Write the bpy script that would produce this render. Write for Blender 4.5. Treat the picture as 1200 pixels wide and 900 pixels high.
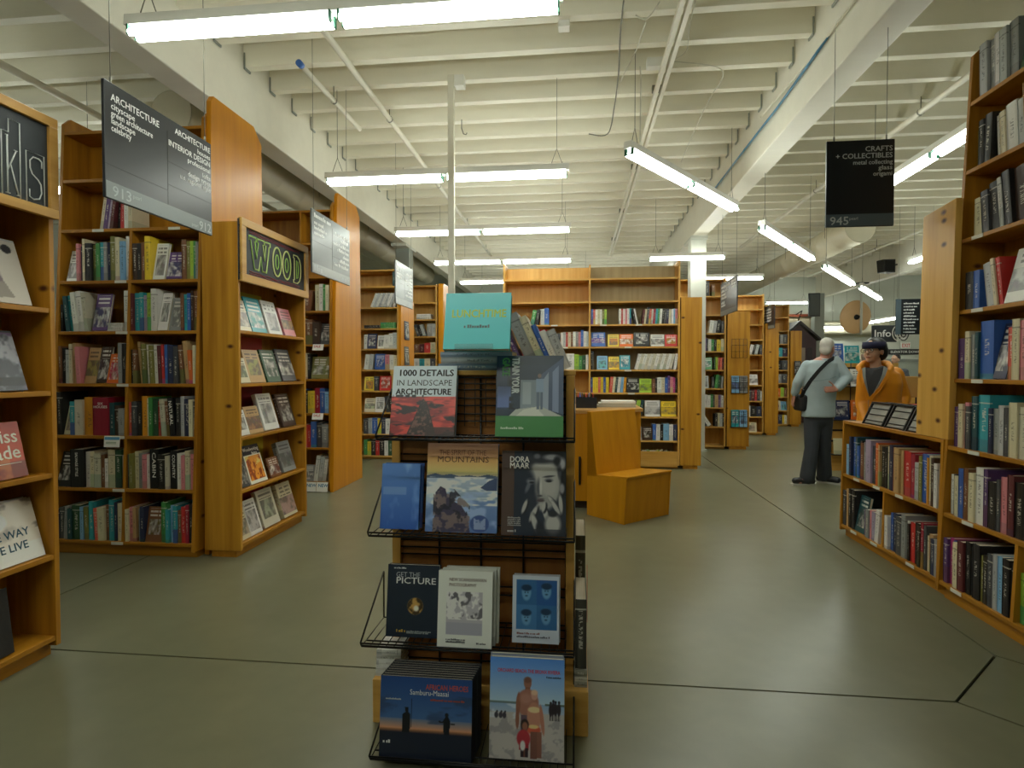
import bpy, bmesh, math, random, re
import numpy as np
from mathutils import Vector, Matrix, Euler

for _o in list(bpy.data.objects): bpy.data.objects.remove(_o)
S = bpy.context.scene
C = S.collection
random.seed(7)
PI = math.pi

# ------------------------------------------------------------------ camera
F_PX, CX, CY, VX, VY, EYE = 680.0, 600.0, 450.0, 675.0, 434.0, 1.40
_Y = np.array([VX-CX, -(VY-CY), -F_PX]); _Y /= np.linalg.norm(_Y)
_Z = np.array([0.0, F_PX, -(VY-CY)]); _Z = _Z-_Y*_Z.dot(_Y); _Z /= np.linalg.norm(_Z)
_X = np.cross(_Y, _Z)
RW = np.array([_X, _Y, _Z])
cam_d = bpy.data.cameras.new('camera'); cam = bpy.data.objects.new('camera', cam_d); C.objects.link(cam)
cam_d.sensor_fit = 'HORIZONTAL'; cam_d.sensor_width = 36; cam_d.lens = 36*F_PX/1200
cam_d.clip_start = .05; cam_d.clip_end = 100
_m = Matrix.Identity(4)
for i in range(3):
    for j in range(3): _m[i][j] = RW[i][j]
_m[0][3], _m[1][3], _m[2][3] = 0, 0, EYE
cam.matrix_world = _m
S.camera = cam

def _ray(u, v): return RW @ np.array([u-CX, -(v-CY), -F_PX])
def G(u, v, z=0.0):
    d = _ray(u, v); t = (z-EYE)/d[2]; return Vector((d[0]*t, d[1]*t, z))
def atY(u, v, Y):
    d = _ray(u, v); t = Y/d[1]; return Vector((d[0]*t, Y, EYE+d[2]*t))
def atX(u, v, X):
    d = _ray(u, v); t = X/d[0]; return Vector((X, d[1]*t, EYE+d[2]*t))

# ------------------------------------------------------------------ world, exposure
W = bpy.data.worlds.new('world'); S.world = W; W.use_nodes = True
W.node_tree.nodes['Background'].inputs[0].default_value = (.8, .85, .9, 1)
W.node_tree.nodes['Background'].inputs[1].default_value = .02
S.view_settings.view_transform = 'Standard'; S.view_settings.look = 'None'
S.view_settings.gamma = 1; S.view_settings.use_curve_mapping = False
S.view_settings.exposure = 0.0
TUBE_POWER = 33.0            # emission of the fluorescent tubes

try:
    S.cycles.caustics_reflective = False; S.cycles.caustics_refractive = False
    S.cycles.blur_glossy = 1.0; S.cycles.sample_clamp_indirect = 4.0
except Exception: pass

# ------------------------------------------------------------------ helpers
def lin(c):
    return tuple(((x/12.92) if x <= .04045 else ((x+.055)/1.055)**2.4) for x in c)
def hexc(h): return tuple(int(h[i:i+2], 16)/255 for i in (0, 2, 4))

class NT:
    def __init__(s, name):
        s.m = bpy.data.materials.new(name); s.m.use_nodes = True
        s.t = s.m.node_tree; s.n = s.t.nodes; s.b = s.n['Principled BSDF']
    def node(s, typ, ins=None, **kw):
        n = s.n.new(typ)
        for k, v in kw.items(): setattr(n, k, v)
        for k, v in (ins or {}).items(): s.put(n, k, v)
        return n
    def put(s, n, k, v):
        i = n.inputs[k]
        if isinstance(v, bpy.types.NodeSocket): s.t.links.new(v, i)
        else: i.default_value = v
    def math(s, op, a, b=0.0, c=0.0):
        n = s.n.new('ShaderNodeMath'); n.operation = op
        for k, v in enumerate((a, b, c)): s.put(n, k, v)
        return n.outputs[0]
    def mix(s, f, a, b, blend='MIX'):
        n = s.n.new('ShaderNodeMix'); n.data_type = 'RGBA'; n.blend_type = blend
        s.put(n, 0, f); s.put(n, 6, a if not isinstance(a, tuple) or len(a) == 4 else (*a, 1)); s.put(n, 7, b if not isinstance(b, tuple) or len(b) == 4 else (*b, 1))
        return n.outputs[2]
    def ramp(s, f, pts):
        n = s.n.new('ShaderNodeValToRGB'); e = n.color_ramp.elements
        while len(e) < len(pts): e.new(.5)
        for el, (p, c) in zip(e, pts):
            el.position = p; el.color = (*c, 1) if len(c) == 3 else c
        s.put(n, 0, f); return n.outputs[0]
    def noise(s, vec, scale, detail=3, rough=.5):
        return s.node('ShaderNodeTexNoise', {'Vector': vec, 'Scale': scale, 'Detail': detail, 'Roughness': rough}).outputs['Fac']
    def obj(s): return s.node('ShaderNodeTexCoord').outputs['Object']
    def gen(s): return s.node('ShaderNodeTexCoord').outputs['Generated']
    def mapping(s, vec, scale=(1, 1, 1), loc=(0, 0, 0)):
        n = s.node('ShaderNodeMapping', {'Vector': vec, 'Scale': scale, 'Location': loc}); return n.outputs[0]
    def set(s, **kw):
        for k, v in kw.items(): s.put(s.b, k.replace('_', ' '), v)
        return s.m
    def bump(s, h, strength=.2, dist=.01):
        n = s.node('ShaderNodeBump', {'Height': h, 'Strength': strength, 'Distance': dist}); s.put(s.b, 'Normal', n.outputs[0])

_plain = {}
def plain(name, hx, rough=.5, metal=0.0, var=.06):
    if name in _plain: return _plain[name]
    t = NT(name); c = lin(hexc(hx))
    n = t.noise(t.obj(), 9.0, 3)
    a = tuple(x*(1-var) for x in c); b = tuple(min(1, x*(1+var)) for x in c)
    t.set(Base_Color=t.mix(n, a, b), Roughness=rough, Metallic=metal)
    _plain[name] = t.m; return t.m

def wood(name, light, dark, axis, knots=.0, rough=.42, knot_c='4a2210'):
    t = NT(name); o = t.obj()
    rnd = t.node('ShaderNodeObjectInfo').outputs['Random']
    off = t.node('ShaderNodeCombineXYZ', {0: t.math('MULTIPLY', rnd, 7.3), 1: t.math('MULTIPLY', rnd, 3.1), 2: t.math('MULTIPLY', rnd, 11.7)}).outputs[0]
    v = t.node('ShaderNodeVectorMath', {0: o, 1: off}, operation='ADD').outputs[0]
    sc = [14.0, 14.0, 14.0]; sc[axis] = .9
    g = t.noise(t.mapping(v, tuple(sc)), 1.0, 4, .55)
    sc2 = [110.0, 110.0, 110.0]; sc2[axis] = 3.0
    g2 = t.noise(t.mapping(v, tuple(sc2)), 1.0, 2, .5)
    col = t.ramp(g, [(.3, lin(hexc(dark))), (.68, lin(hexc(light)))])
    col = t.mix(t.math('MULTIPLY', g2, .22), col, lin(hexc(dark)))
    tint = t.math('MULTIPLY', t.math('SUBTRACT', rnd, .5), .12)
    col = t.mix(t.math('ABSOLUTE', tint), col, lin(hexc(dark)))
    if knots:
        sx = t.node('ShaderNodeSeparateXYZ', {0: v}); ac = [sx.outputs[i] for i in range(3)]; al = ac.pop(axis)
        kv = t.node('ShaderNodeCombineXYZ', {0: t.math('MULTIPLY', t.math('ADD', ac[0], ac[1]), 4.6), 1: t.math('MULTIPLY', al, 7.5)}).outputs[0]
        vo = t.node('ShaderNodeTexVoronoi', {'Vector': kv, 'Scale': 1.0, 'Randomness': 1.0}, voronoi_dimensions='2D')
        pick = t.math('GREATER_THAN', t.node('ShaderNodeSeparateColor', {0: vo.outputs['Color']}).outputs[0], 1-knots)
        k = t.math('MULTIPLY', t.ramp(vo.outputs['Distance'], [(.05, (1, 1, 1)), (.16, (0, 0, 0))]), pick)
        col = t.mix(k, col, lin(hexc(knot_c)))
    t.set(Base_Color=col, Roughness=max(.32, rough), Specular_IOR_Level=.35)
    t.bump(g2, .05, .002)
    return t.m

def smooth(me):
    me.polygons.foreach_set('use_smooth', [True]*len(me.polygons))

class MB:
    """collects shapes, then builds ONE mesh object"""
    def __init__(s): s.v = []; s.f = []; s.mi = []; s.cur = 0; s.sm = []
    def add(s, vs, fs, sm=False):
        b = len(s.v); s.v += [tuple(p) for p in vs]
        s.f += [tuple(b+i for i in q) for q in fs]; s.mi += [s.cur]*len(fs); s.sm += [sm]*len(fs)
        return s
    def box(s, x0, x1, y0, y1, z0, z1):
        return s.add([(x0,y0,z0),(x1,y0,z0),(x1,y1,z0),(x0,y1,z0),(x0,y0,z1),(x1,y0,z1),(x1,y1,z1),(x0,y1,z1)],
                     [(0,3,2,1),(4,5,6,7),(0,1,5,4),(1,2,6,5),(2,3,7,6),(3,0,4,7)])
    def hexa(s, p): return s.add(p, [(0,3,2,1),(4,5,6,7),(0,1,5,4),(1,2,6,5),(2,3,7,6),(3,0,4,7)])
    def prism(s, pts, axis, a, b):
        n = len(pts)
        def mk(p, t):
            q = [p[0], p[1]]; q.insert(axis, t); return tuple(q)
        vs = [mk(p, a) for p in pts]+[mk(p, b) for p in pts]
        ar = sum(pts[i][0]*pts[(i+1) % n][1]-pts[(i+1) % n][0]*pts[i][1] for i in range(n))
        flip = (ar > 0) != (axis == 1)
        fs = [tuple(range(n)), tuple(range(2*n-1, n-1, -1))]+[(i, i+n, (i+1) % n+n, (i+1) % n) for i in range(n)]
        if flip: fs = [tuple(reversed(q)) for q in fs]
        return s.add(vs, fs)
    def tube(s, pts, r, n=6, closed=False, cap=True):
        pts = [Vector(p) for p in pts]; m = len(pts); rs = r if isinstance(r, (list, tuple)) else [r]*m
        vs = []; nrm = None
        for i, p in enumerate(pts):
            a = pts[(i-1) % m] if (closed or i > 0) else p; b = pts[(i+1) % m] if (closed or i < m-1) else p
            d = (b-a).normalized() if (b-a).length > 1e-9 else Vector((0, 0, 1))
            if nrm is None:
                nrm = d.orthogonal().normalized()
            nrm = (nrm-d*nrm.dot(d)); nrm = nrm.normalized() if nrm.length > 1e-6 else d.orthogonal().normalized()
            bi = d.cross(nrm)
            for k in range(n):
                t = 2*PI*k/n; vs.append(p+nrm*(rs[i]*math.cos(t))+bi*(rs[i]*math.sin(t)))
        fs = []
        for i in range(m if closed else m-1):
            j = (i+1) % m
            for k in range(n): fs.append((i*n+k, i*n+(k+1) % n, j*n+(k+1) % n, j*n+k))
        s.add(vs, fs, True)
        if cap and not closed:
            b = len(s.v)-len(vs)
            s.f += [tuple(b+k for k in reversed(range(n))), tuple(b+(m-1)*n+k for k in range(n))]; s.mi += [s.cur]*2; s.sm += [False]*2
        return s
    def lathe(s, prof, n=20, center=(0, 0, 0), axis=2):
        vs = []
        for r, h in prof:
            for k in range(n):
                t = 2*PI*k/n; q = [r*math.cos(t), r*math.sin(t)]; q.insert(axis, h)
                vs.append(tuple(q[i]+center[i] for i in range(3)))
        fs = []
        for i in range(len(prof)-1):
            for k in range(n): fs.append((i*n+k, i*n+(k+1) % n, (i+1)*n+(k+1) % n, (i+1)*n+k))
        return s.add(vs, fs, True)
    def ell(s, c, r, nu=14, nv=9, rot=None):
        vs = []; fs = []
        for i in range(nv+1):
            a = PI*i/nv
            for k in range(nu):
                t = 2*PI*k/nu; p = Vector((r[0]*math.sin(a)*math.cos(t), r[1]*math.sin(a)*math.sin(t), r[2]*math.cos(a)))
                if rot: p = rot @ p
                vs.append(p+Vector(c))
        for i in range(nv):
            for k in range(nu): fs.append((i*nu+k, (i+1)*nu+k, (i+1)*nu+(k+1) % nu, i*nu+(k+1) % nu))
        return s.add(vs, fs, True)
    def loft(s, rings, n=24, p=2.4):
        """closed body of superellipse rings: (center, rx, ry[, rotation about z])"""
        vs = []; m = len(rings)
        for rg in rings:
            c, rx, ry = Vector(rg[0]), rg[1], rg[2]; a = rg[3] if len(rg) > 3 else 0
            for k in range(n):
                t = 2*PI*k/n; ct, st = math.cos(t), math.sin(t)
                x = rx*math.copysign(abs(ct)**(2/p), ct); y = ry*math.copysign(abs(st)**(2/p), st)
                vs.append(c+Vector((x*math.cos(a)-y*math.sin(a), x*math.sin(a)+y*math.cos(a), 0)))
        fs = [(i*n+k, i*n+(k+1) % n, (i+1)*n+(k+1) % n, (i+1)*n+k) for i in range(m-1) for k in range(n)]
        fs += [tuple(reversed(range(n))), tuple((m-1)*n+k for k in range(n))]
        if rings[0][0][2] > rings[-1][0][2]: fs = [tuple(reversed(f)) for f in fs]
        return s.add(vs, fs, True)
    def cap(s, a, b, ra, rb, n=12):
        a = Vector(a); b = Vector(b); d = (b-a); L = d.length; d = d/L if L else Vector((0, 0, 1))
        pts = []; rs = []
        for t in (-.95, -.8, -.5, 0): pts.append(a+d*ra*t); rs.append(ra*math.sqrt(max(0, 1-t*t)))
        for t in (0, .5, .8, .95): pts.append(b+d*rb*t); rs.append(rb*math.sqrt(max(0, 1-t*t)))
        return s.tube(pts, rs, n)
    def mesh(s, name, mats):
        me = bpy.data.meshes.new(name); me.from_pydata(s.v, [], s.f)
        for m in (mats if isinstance(mats, (list, tuple)) else [mats]): me.materials.append(m)
        me.polygons.foreach_set('material_index', s.mi); me.polygons.foreach_set('use_smooth', s.sm)
        me.update(); return me
    def build(s, name, mats, parent=None, loc=None, rot=None, bevel=0):
        o = bpy.data.objects.new(name, s.mesh(name, mats)); C.objects.link(o)
        if parent: o.parent = parent
        if loc: o.location = loc
        if rot: o.rotation_euler = rot
        if bevel:
            b = o.modifiers.new('bevel', 'BEVEL'); b.width = bevel; b.segments = 2; b.limit_method = 'ANGLE'; b.angle_limit = .6
        return o

LABELS = {}
def tag(o, label, cat, group=None, kind=None):
    n = len(label.replace(',', ' ').split())
    if n < 4 or n > 16: print('LABEL LENGTH', n, label)
    if label in LABELS: print('DUP LABEL', label)
    LABELS[label] = o
    o['label'] = label; o['category'] = cat
    if group: o['group'] = group
    if kind: o['kind'] = kind
    return o
def thing(name, label, cat, loc=(0, 0, 0), rotz=0.0, group=None, rot=None):
    o = bpy.data.objects.new(name, None); C.objects.link(o); o.empty_display_size = .1
    o.location = loc; o.rotation_euler = rot if rot else (0, 0, rotz)
    return tag(o, label, cat, group)
def struct(o, label=None):
    o['kind'] = 'structure'
    if label: o['label'] = label
    return o
def mobj(name, me, parent=None):
    o = bpy.data.objects.new(name, me); C.objects.link(o)
    if parent: o.parent = parent
    return o

# text as flat mesh lettering; local plane = XZ, facing -Y
def text(body, size, m, parent, loc, align='LEFT', bold=.0, width=None, rot=None, name='lettering', xs=1.0, thick=.0):
    cu = bpy.data.curves.new('t', 'FONT'); cu.body = body; cu.size = size
    cu.resolution_u = 2; cu.space_line = .95
    cu.align_x = align
    if thick: cu.extrude = thick
    tmp = bpy.data.objects.new('t', cu)
    me = bpy.data.meshes.new_from_object(tmp)
    bpy.data.objects.remove(tmp); bpy.data.curves.remove(cu)
    co = np.zeros(len(me.vertices)*3); me.vertices.foreach_get('co', co); co = co.reshape(-1, 3)
    if len(co):
        if width:
            w = co[:, 0].max()-co[:, 0].min(); xs = width/w
        co[:, 0] *= xs
        co = np.stack([co[:, 0], -co[:, 2], co[:, 1]], 1)
        me.vertices.foreach_set('co', co.astype(np.float32).ravel())
        if bold:      # heavier strokes: the same glyphs again, shifted by a hair
            polys = [tuple(p.vertices) for p in me.polygons]; n0 = len(co); V = []; Fs = []; b_ = bold*size
            for i, (dx, dz) in enumerate(((-b_, 0), (b_, 0), (0, b_*.8), (0, -b_*.8))):
                V += (co+np.array([dx, -.00002*i, dz])).tolist(); Fs += [tuple(q+n0*i for q in p) for p in polys]
            bpy.data.meshes.remove(me); me = bpy.data.meshes.new(name); me.from_pydata(V, [], Fs)
    me.name = name; me.materials.clear(); me.materials.append(m); me.update()
    o = bpy.data.objects.new(name, me); C.objects.link(o); o.parent = parent; o.location = loc
    if rot: o.rotation_euler = rot
    return o

def scribble(parent, m, x0, x1, z, h, y, words, rng, align='L', name='lettering'):
    """word shaped strokes for lettering too small to be read in the photograph"""
    b = MB(); tot = 0; ws = []
    while tot < words*(x1-x0):
        w = h*rng.uniform(.35, .75); ws.append(w); tot += w+h*.14
        if rng.random() < .18: ws.append(-h*.35); tot += h*.35
    x = x0 if align == 'L' else x1-tot
    for w in ws:
        if w < 0: x -= w; continue
        hh = h*rng.choice((.62, .62, .9))
        b.box(x, x+w, y-.0006, y, z, z+hh); x += w+h*.14
    return b.build(name, m, parent)
# ------------------------------------------------------------------ materials
PINE = [wood("pine_grain_%s" % "xyz"[a], "c08626", "925e12", a, .1) for a in range(3)]
PINE_CLEAN = [wood("pine_clean_%s" % "xyz"[a], "d8aa5c", "ba883a", a, 0) for a in range(3)]
KNOTTY = wood('knotty_pine', 'ca9432', 'a06a16', 2, .17, .38); KNOTTY_PALE = wood('pale_knotty_pine', 'e2b45e', 'c8943e', 2, .5, .38)
SLAB = wood('orange_plywood', 'd08c08', 'be7804', 2, 0, .42)
BENCH = wood('honey_plywood', 'cc8e12', 'b87a08', 2, 0, .38)
FRAME = wood('frame_oak', 'd8aa5c', 'ba883c', 0, 0, .4)

def concrete():
    t = NT('polished_concrete'); o = t.obj()
    n1 = t.noise(o, .55, 5, .6); n2 = t.noise(t.mapping(o, (1, 1, .01)), 2.6, 4, .55); n3 = t.noise(t.mapping(o, (1, 1, .01)), 9.0, 3, .6)
    c = t.ramp(n1, [(.3, lin(hexc('6f6f57'))), (.7, lin(hexc('88876c')))])
    c = t.mix(t.math('MULTIPLY', n2, .5), c, lin(hexc('55553f')))
    c = t.mix(t.math('MULTIPLY', n3, .25), c, lin(hexc('4a4736')))
    r = t.math('ADD', t.math('MULTIPLY', n2, .16), .17)
    t.set(Base_Color=c, Roughness=.3)
    return t.m
CONCRETE = concrete()
GROOVE = plain('joint_filler', '26231b', .8)

def paint(name, hx, rough=.55):
    t = NT(name); o = t.obj(); c = lin(hexc(hx))
    n = t.noise(t.mapping(o, (.6, 3, 3)), 2.0, 5, .6); n2 = t.noise(o, 40.0, 3)
    col = t.mix(n, tuple(x*.9 for x in c), tuple(min(1, x*1.06) for x in c))
    t.set(Base_Color=col, Roughness=rough); t.bump(n2, .12, .003); return t.m
CEIL = paint('ceiling_paint', 'e9e5d2'); BEAMP = paint('beam_paint', 'e6e3d4', .45); JOISTP = paint('joist_paint', 'f0ecda', .5)
WALLP = paint('wall_paint', 'ccd0c4'); TANW = paint('partition_paint', 'b5aa90')
STEEL = plain('painted_steel', 'c9cbc0', .4); GREYST = plain('grey_steel', '8d938c', .4)
BLACKM = plain('black_wire', '0e0e10', .35, .3); DARKM = plain('dark_plastic', '17181a', .45)
WHITE = plain('white_enamel', 'e9e8e0', .35); CARD = plain('white_card', 'ecebe4', .6)
CHAIN = plain('chain_metal', '77766a', .4, .6); CONDUIT = plain('painted_conduit', 'e0dccb', .45)
GREENP = plain('socket_green', '1f5a44', .5)

def emit(name, col, strength):
    t = NT(name); t.n.remove(t.b)
    e = t.node('ShaderNodeEmission', {0: (*col, 1), 1: strength})
    t.t.links.new(e.outputs[0], t.n['Material Output'].inputs[0]); return t.m
TUBE = emit('fluorescent_tube', (.945, 1.0, .90), TUBE_POWER)

def book_src(t, joined):
    if joined:
        a = lambda n: t.node('ShaderNodeAttribute', attribute_name=n)
        return a('Col').outputs['Color'], a('brnd').outputs['Fac'], a('bgen').outputs['Vector']
    oi = t.node('ShaderNodeObjectInfo'); return oi.outputs['Color'], oi.outputs['Random'], t.gen()
def book_cover(joined=False):
    t = NT('book_cover'); base, rnd, gv = book_src(t, joined)
    g = t.node('ShaderNodeSeparateXYZ', {0: gv})
    x, y, z = g.outputs[0], g.outputs[1], g.outputs[2]
    r2 = t.math('FRACT', t.math('MULTIPLY', rnd, 37.7)); r3 = t.math('FRACT', t.math('MULTIPLY', rnd, 113.3))
    lum = t.node('ShaderNodeRGBToBW', {0: base}).outputs[0]
    dark = t.math('LESS_THAN', lum, .28)
    ink = t.mix(dark, (.03, .025, .03), (.78, .74, .62))
    hue = t.node('ShaderNodeHueSaturation', {'Hue': t.math('ADD', .35, t.math('MULTIPLY', r2, .3)), 'Saturation': .9, 'Value': .7, 'Fac': 1.0, 'Color': base}).outputs[0]
    spine = t.math('LESS_THAN', x, .06)
    # colour block on the lower or upper end
    blk = t.math('MULTIPLY', t.math('GREATER_THAN', r3, .55), t.math('LESS_THAN', z, t.math('MULTIPLY', r2, .4)))
    col = t.mix(t.math('MULTIPLY', blk, .85), base, hue)
    band = t.math('MULTIPLY', t.math('LESS_THAN', t.math('ABSOLUTE', t.math('SUBTRACT', z, .86)), .012), t.math('GREATER_THAN', r2, .5))
    # broken strokes down the spine
    vv = t.node('ShaderNodeCombineXYZ', {0: t.math('MULTIPLY', y, 3.0), 1: t.math('MULTIPLY', rnd, 50.0), 2: t.math('MULTIPLY', z, 46.0)}).outputs[0]
    st = t.math('GREATER_THAN', t.noise(vv, 1.0, 1), .53)
    zin = t.math('MULTIPLY', t.math('GREATER_THAN', z, t.math('ADD', .18, t.math('MULTIPLY', r3, .25))), t.math('LESS_THAN', z, t.math('ADD', .62, t.math('MULTIPLY', r2, .28))))
    yin = t.math('LESS_THAN', t.math('ABSOLUTE', t.math('SUBTRACT', y, .5)), .17)
    txt = t.math('MULTIPLY', t.math('MULTIPLY', st, zin), t.math('MULTIPLY', yin, spine))
    col = t.mix(t.math('MULTIPLY', t.math('MAXIMUM', txt, t.math('MULTIPLY', band, spine)), .55), col, ink)
    n = t.noise(t.obj(), 60.0, 2)
    col = t.mix(t.math('MULTIPLY', n, .15), col, (.12, .1, .08))
    t.set(Base_Color=col, Roughness=t.math('ADD', .32, t.math('MULTIPLY', r3, .3)))
    return t.m
COVER = book_cover(); COVER_J = book_cover(True)

def cover_art(joined=False):
    """generic printed front: title strokes, a picture made of soft colour shapes"""
    t = NT('cover_art'); base, rnd, gv = book_src(t, joined)
    g = t.node('ShaderNodeSeparateXYZ', {0: gv}); x, z = g.outputs[0], g.outputs[2]
    r2 = t.math('FRACT', t.math('MULTIPLY', rnd, 37.7)); r3 = t.math('FRACT', t.math('MULTIPLY', rnd, 113.3))
    off = t.math('MULTIPLY', rnd, 60.0)
    pv = t.node('ShaderNodeCombineXYZ', {0: t.math('ADD', x, off), 1: off, 2: t.math('MULTIPLY', z, 1.3)}).outputs[0]
    n1 = t.noise(pv, 3.2, 3); vo = t.node('ShaderNodeTexVoronoi', {'Vector': pv, 'Scale': 4.5}).outputs['Color']
    lum = t.node('ShaderNodeRGBToBW', {0: base}).outputs[0]; dark = t.math('LESS_THAN', lum, .28)
    ink = t.mix(dark, (.04, .03, .03), (.85, .82, .75))
    hs = t.node('ShaderNodeHueSaturation', {'Hue': t.math('ADD', .38, t.math('MULTIPLY', r2, .24)), 'Saturation': 1.1, 'Value': 1.0, 'Fac': 1.0, 'Color': base}).outputs[0]
    dk = t.mix(.72, base, (.05, .04, .04)); n4 = t.noise(pv, 4.5, 2)
    pic = t.mix(t.ramp(n1, [(.42, (0, 0, 0)), (.55, (1, 1, 1))]), t.mix(.5, hs, dk), t.mix(t.ramp(n4, [(.3, (0, 0, 0)), (.72, (1, 1, 1))]), dk, t.mix(.25, ink, t.mix(.3, hs, vo))))
    lo = t.math('ADD', .08, t.math('MULTIPLY', r2, .15)); hi = t.math('ADD', .58, t.math('MULTIPLY', r3, .16))
    inz = t.math('MULTIPLY', t.math('GREATER_THAN', z, lo), t.math('LESS_THAN', z, hi))
    mg = t.math('MULTIPLY', t.math('GREATER_THAN', r3, .4), .12)
    inx = t.math('LESS_THAN', t.math('ABSOLUTE', t.math('SUBTRACT', x, .5)), t.math('SUBTRACT', .5, mg))
    col = t.mix(t.math('MULTIPLY', inz, inx), base, pic)
    tv = t.node('ShaderNodeCombineXYZ', {0: t.math('MULTIPLY', x, 9.0), 1: off, 2: t.math('MULTIPLY', z, 1.5)}).outputs[0]
    st = t.math('GREATER_THAN', t.noise(tv, 1.0, 1), .38)
    rows = t.math('GREATER_THAN', t.math('FRACT', t.math('MULTIPLY', z, 9.0)), .5)
    tz = t.math('MULTIPLY', t.math('GREATER_THAN', z, t.math('ADD', hi, .03)), t.math('LESS_THAN', z, .95))
    tx = t.math('LESS_THAN', t.math('ABSOLUTE', t.math('SUBTRACT', x, .5)), .38)
    col = t.mix(t.math('MULTIPLY', t.math('MULTIPLY', t.math('MULTIPLY', st, rows), t.math('MULTIPLY', tz, tx)), .7), col, ink)
    t.set(Base_Color=col, Roughness=.3); return t.m
ART = cover_art(); ART_J = cover_art(True)
def pages():
    t = NT('paper_pages'); g = t.obj()
    n = t.noise(t.mapping(g, (4, 400, 4)), 1.0, 2); t.set(Base_Color=t.mix(n, lin(hexc('cdc3a6')), lin(hexc('efe8d4'))), Roughness=.8); return t.m
PAGES = pages()
def printed():
    t = NT('printed_picture'); a = t.node('ShaderNodeVertexColor', layer_name='Col').outputs[0]
    t.set(Base_Color=a, Roughness=.3); return t.m
PRINT = printed()
_inks = {}
def ink(hx, rough=.4): return plain('ink_'+hx, hx, rough, 0, .02)

# ------------------------------------------------------------------ floor
def inset(poly, d):
    n = len(poly); out = []
    for i in range(n):
        p0, p1, p2 = Vector(poly[i-1]), Vector(poly[i]), Vector(poly[(i+1) % n])
        a = (p1-p0).normalized(); b = (p2-p1).normalized()
        na = Vector((-a.y, a.x)); nb = Vector((-b.y, b.x)); k = (na+nb)
        out.append(p1+k*(d/(1+na.dot(nb))))
    return out
floor = struct(MB().box(-10, 13, -5, 19, -.15, -.014).build('floor', GROOVE), 'polished grey green concrete floor with dark control joints')
XS = [-10, -3.2, 2.05, 7.3, 13]; YS = [-5, 2.61, 10.6, 19]; DI = .45
for i in range(4):
    for j in range(3):
        x0, x1, y0, y1 = XS[i], XS[i+1], YS[j], YS[j+1]
        P = []
        for (x, y, ax) in ((x0, y0, 0), (x1, y0, 1), (x1, y1, 2), (x0, y1, 3)):
            if abs(x-2.05) < .01 and abs(y-2.61) < .01:
                sx = 1 if x == x0 else -1; sy = 1 if y == y0 else -1
                a, b = (x, y+sy*DI), (x+sx*DI, y)
                P += [a, b] if ax in (0, 2) else [b, a]
            else: P.append((x, y))
        MB().prism([tuple(p) for p in inset(P, .006)], 2, -.03, 0).build('slab', CONCRETE, floor)
MB().prism([tuple(p) for p in inset([(2.05-DI, 2.61), (2.05, 2.61-DI), (2.05+DI, 2.61), (2.05, 2.61+DI)], .006)], 2, -.03, 0).build('slab', CONCRETE, floor)

# ------------------------------------------------------------------ ceiling
ZJ, ZD, ZB = 4.21, 4.50, 3.70
ceiling = struct(MB().box(-10, 13, -5, 19, ZD, ZD+.1).build('ceiling', CEIL), 'cream painted plank ceiling on exposed joists')
jm = {}
y = 5.64-.455*14
while y < 18.8:
    for x0, x1 in ((-10, -3.31), (-3.07, 1.97), (2.21, 7.2), (7.44, 13)):
        if (x0 == -10 and y > 12) or (x0 > 7 and y < 6): continue
        k = (x0, x1)
        if k not in jm: jm[k] = MB().box(x0, x1, -.042, .042, ZJ, ZD).mesh('joist', JOISTP)
        o = mobj('joist', jm[k], ceiling); o.location = (0, y, 0)
    y += .455
# thin plank lines of the deck between the joists, running along the room
for i in range(44):
    x = -6+.31*i
    MB().box(x, x+.012, 2, 18.9, ZD-.006, ZD).build('deck_batten', CEIL, ceiling)
# joist hangers where the joists meet the left beam
jh = MB().box(-.006, .006, -.05, .05, ZJ-.02, ZJ+.13).mesh('joist_hanger', GREYST)
for i in range(18):
    for x in (-3.06, 1.955):
        o = mobj('joist_hanger', jh, ceiling); o.location = (x, 4.73+.455*i, 0)
for (x0, x1, zb, lb) in ((-3.31, -3.07, ZB, 'deep white painted ceiling beam over the left bookcases'),
                         (1.97, 2.21, ZB, 'deep white painted ceiling beam right of centre'),
                         (7.2, 7.44, 3.55, 'deep white painted ceiling beam near the back wall')):
    b = struct(MB().box(x0, x1, -5, 10.55, zb, ZD).build('ceiling_beam', BEAMP, bevel=.01), lb)
    MB().box(x0+.03, x1-.03, 10.62, 19, zb+.03, ZD).build('beam_extension', BEAMP, b)
    MB().box(x0-.02, x1+.02, 10.25, 10.9, zb-.05, zb).build('beam_saddle', STEEL, b)
def column(x, y, top, m, lb):
    c = struct(MB().box(x-.13, x+.13, y-.13, y+.13, .0, top).build('support_column', m, bevel=.008), lb)
    MB().box(x-.16, x+.16, y-.16, y+.16, 0, .03).build('base_plate', m, c)
column(-3.19, 10.6, ZB-.05, GREYST, 'grey steel column under the left ceiling beam')
column(2.09, 10.45, ZB-.05, STEEL, 'white square column behind the tall pine endcap')
column(6.75, 17.2, 3.55, GREYST, 'far grey column beside the tan partition')
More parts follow.
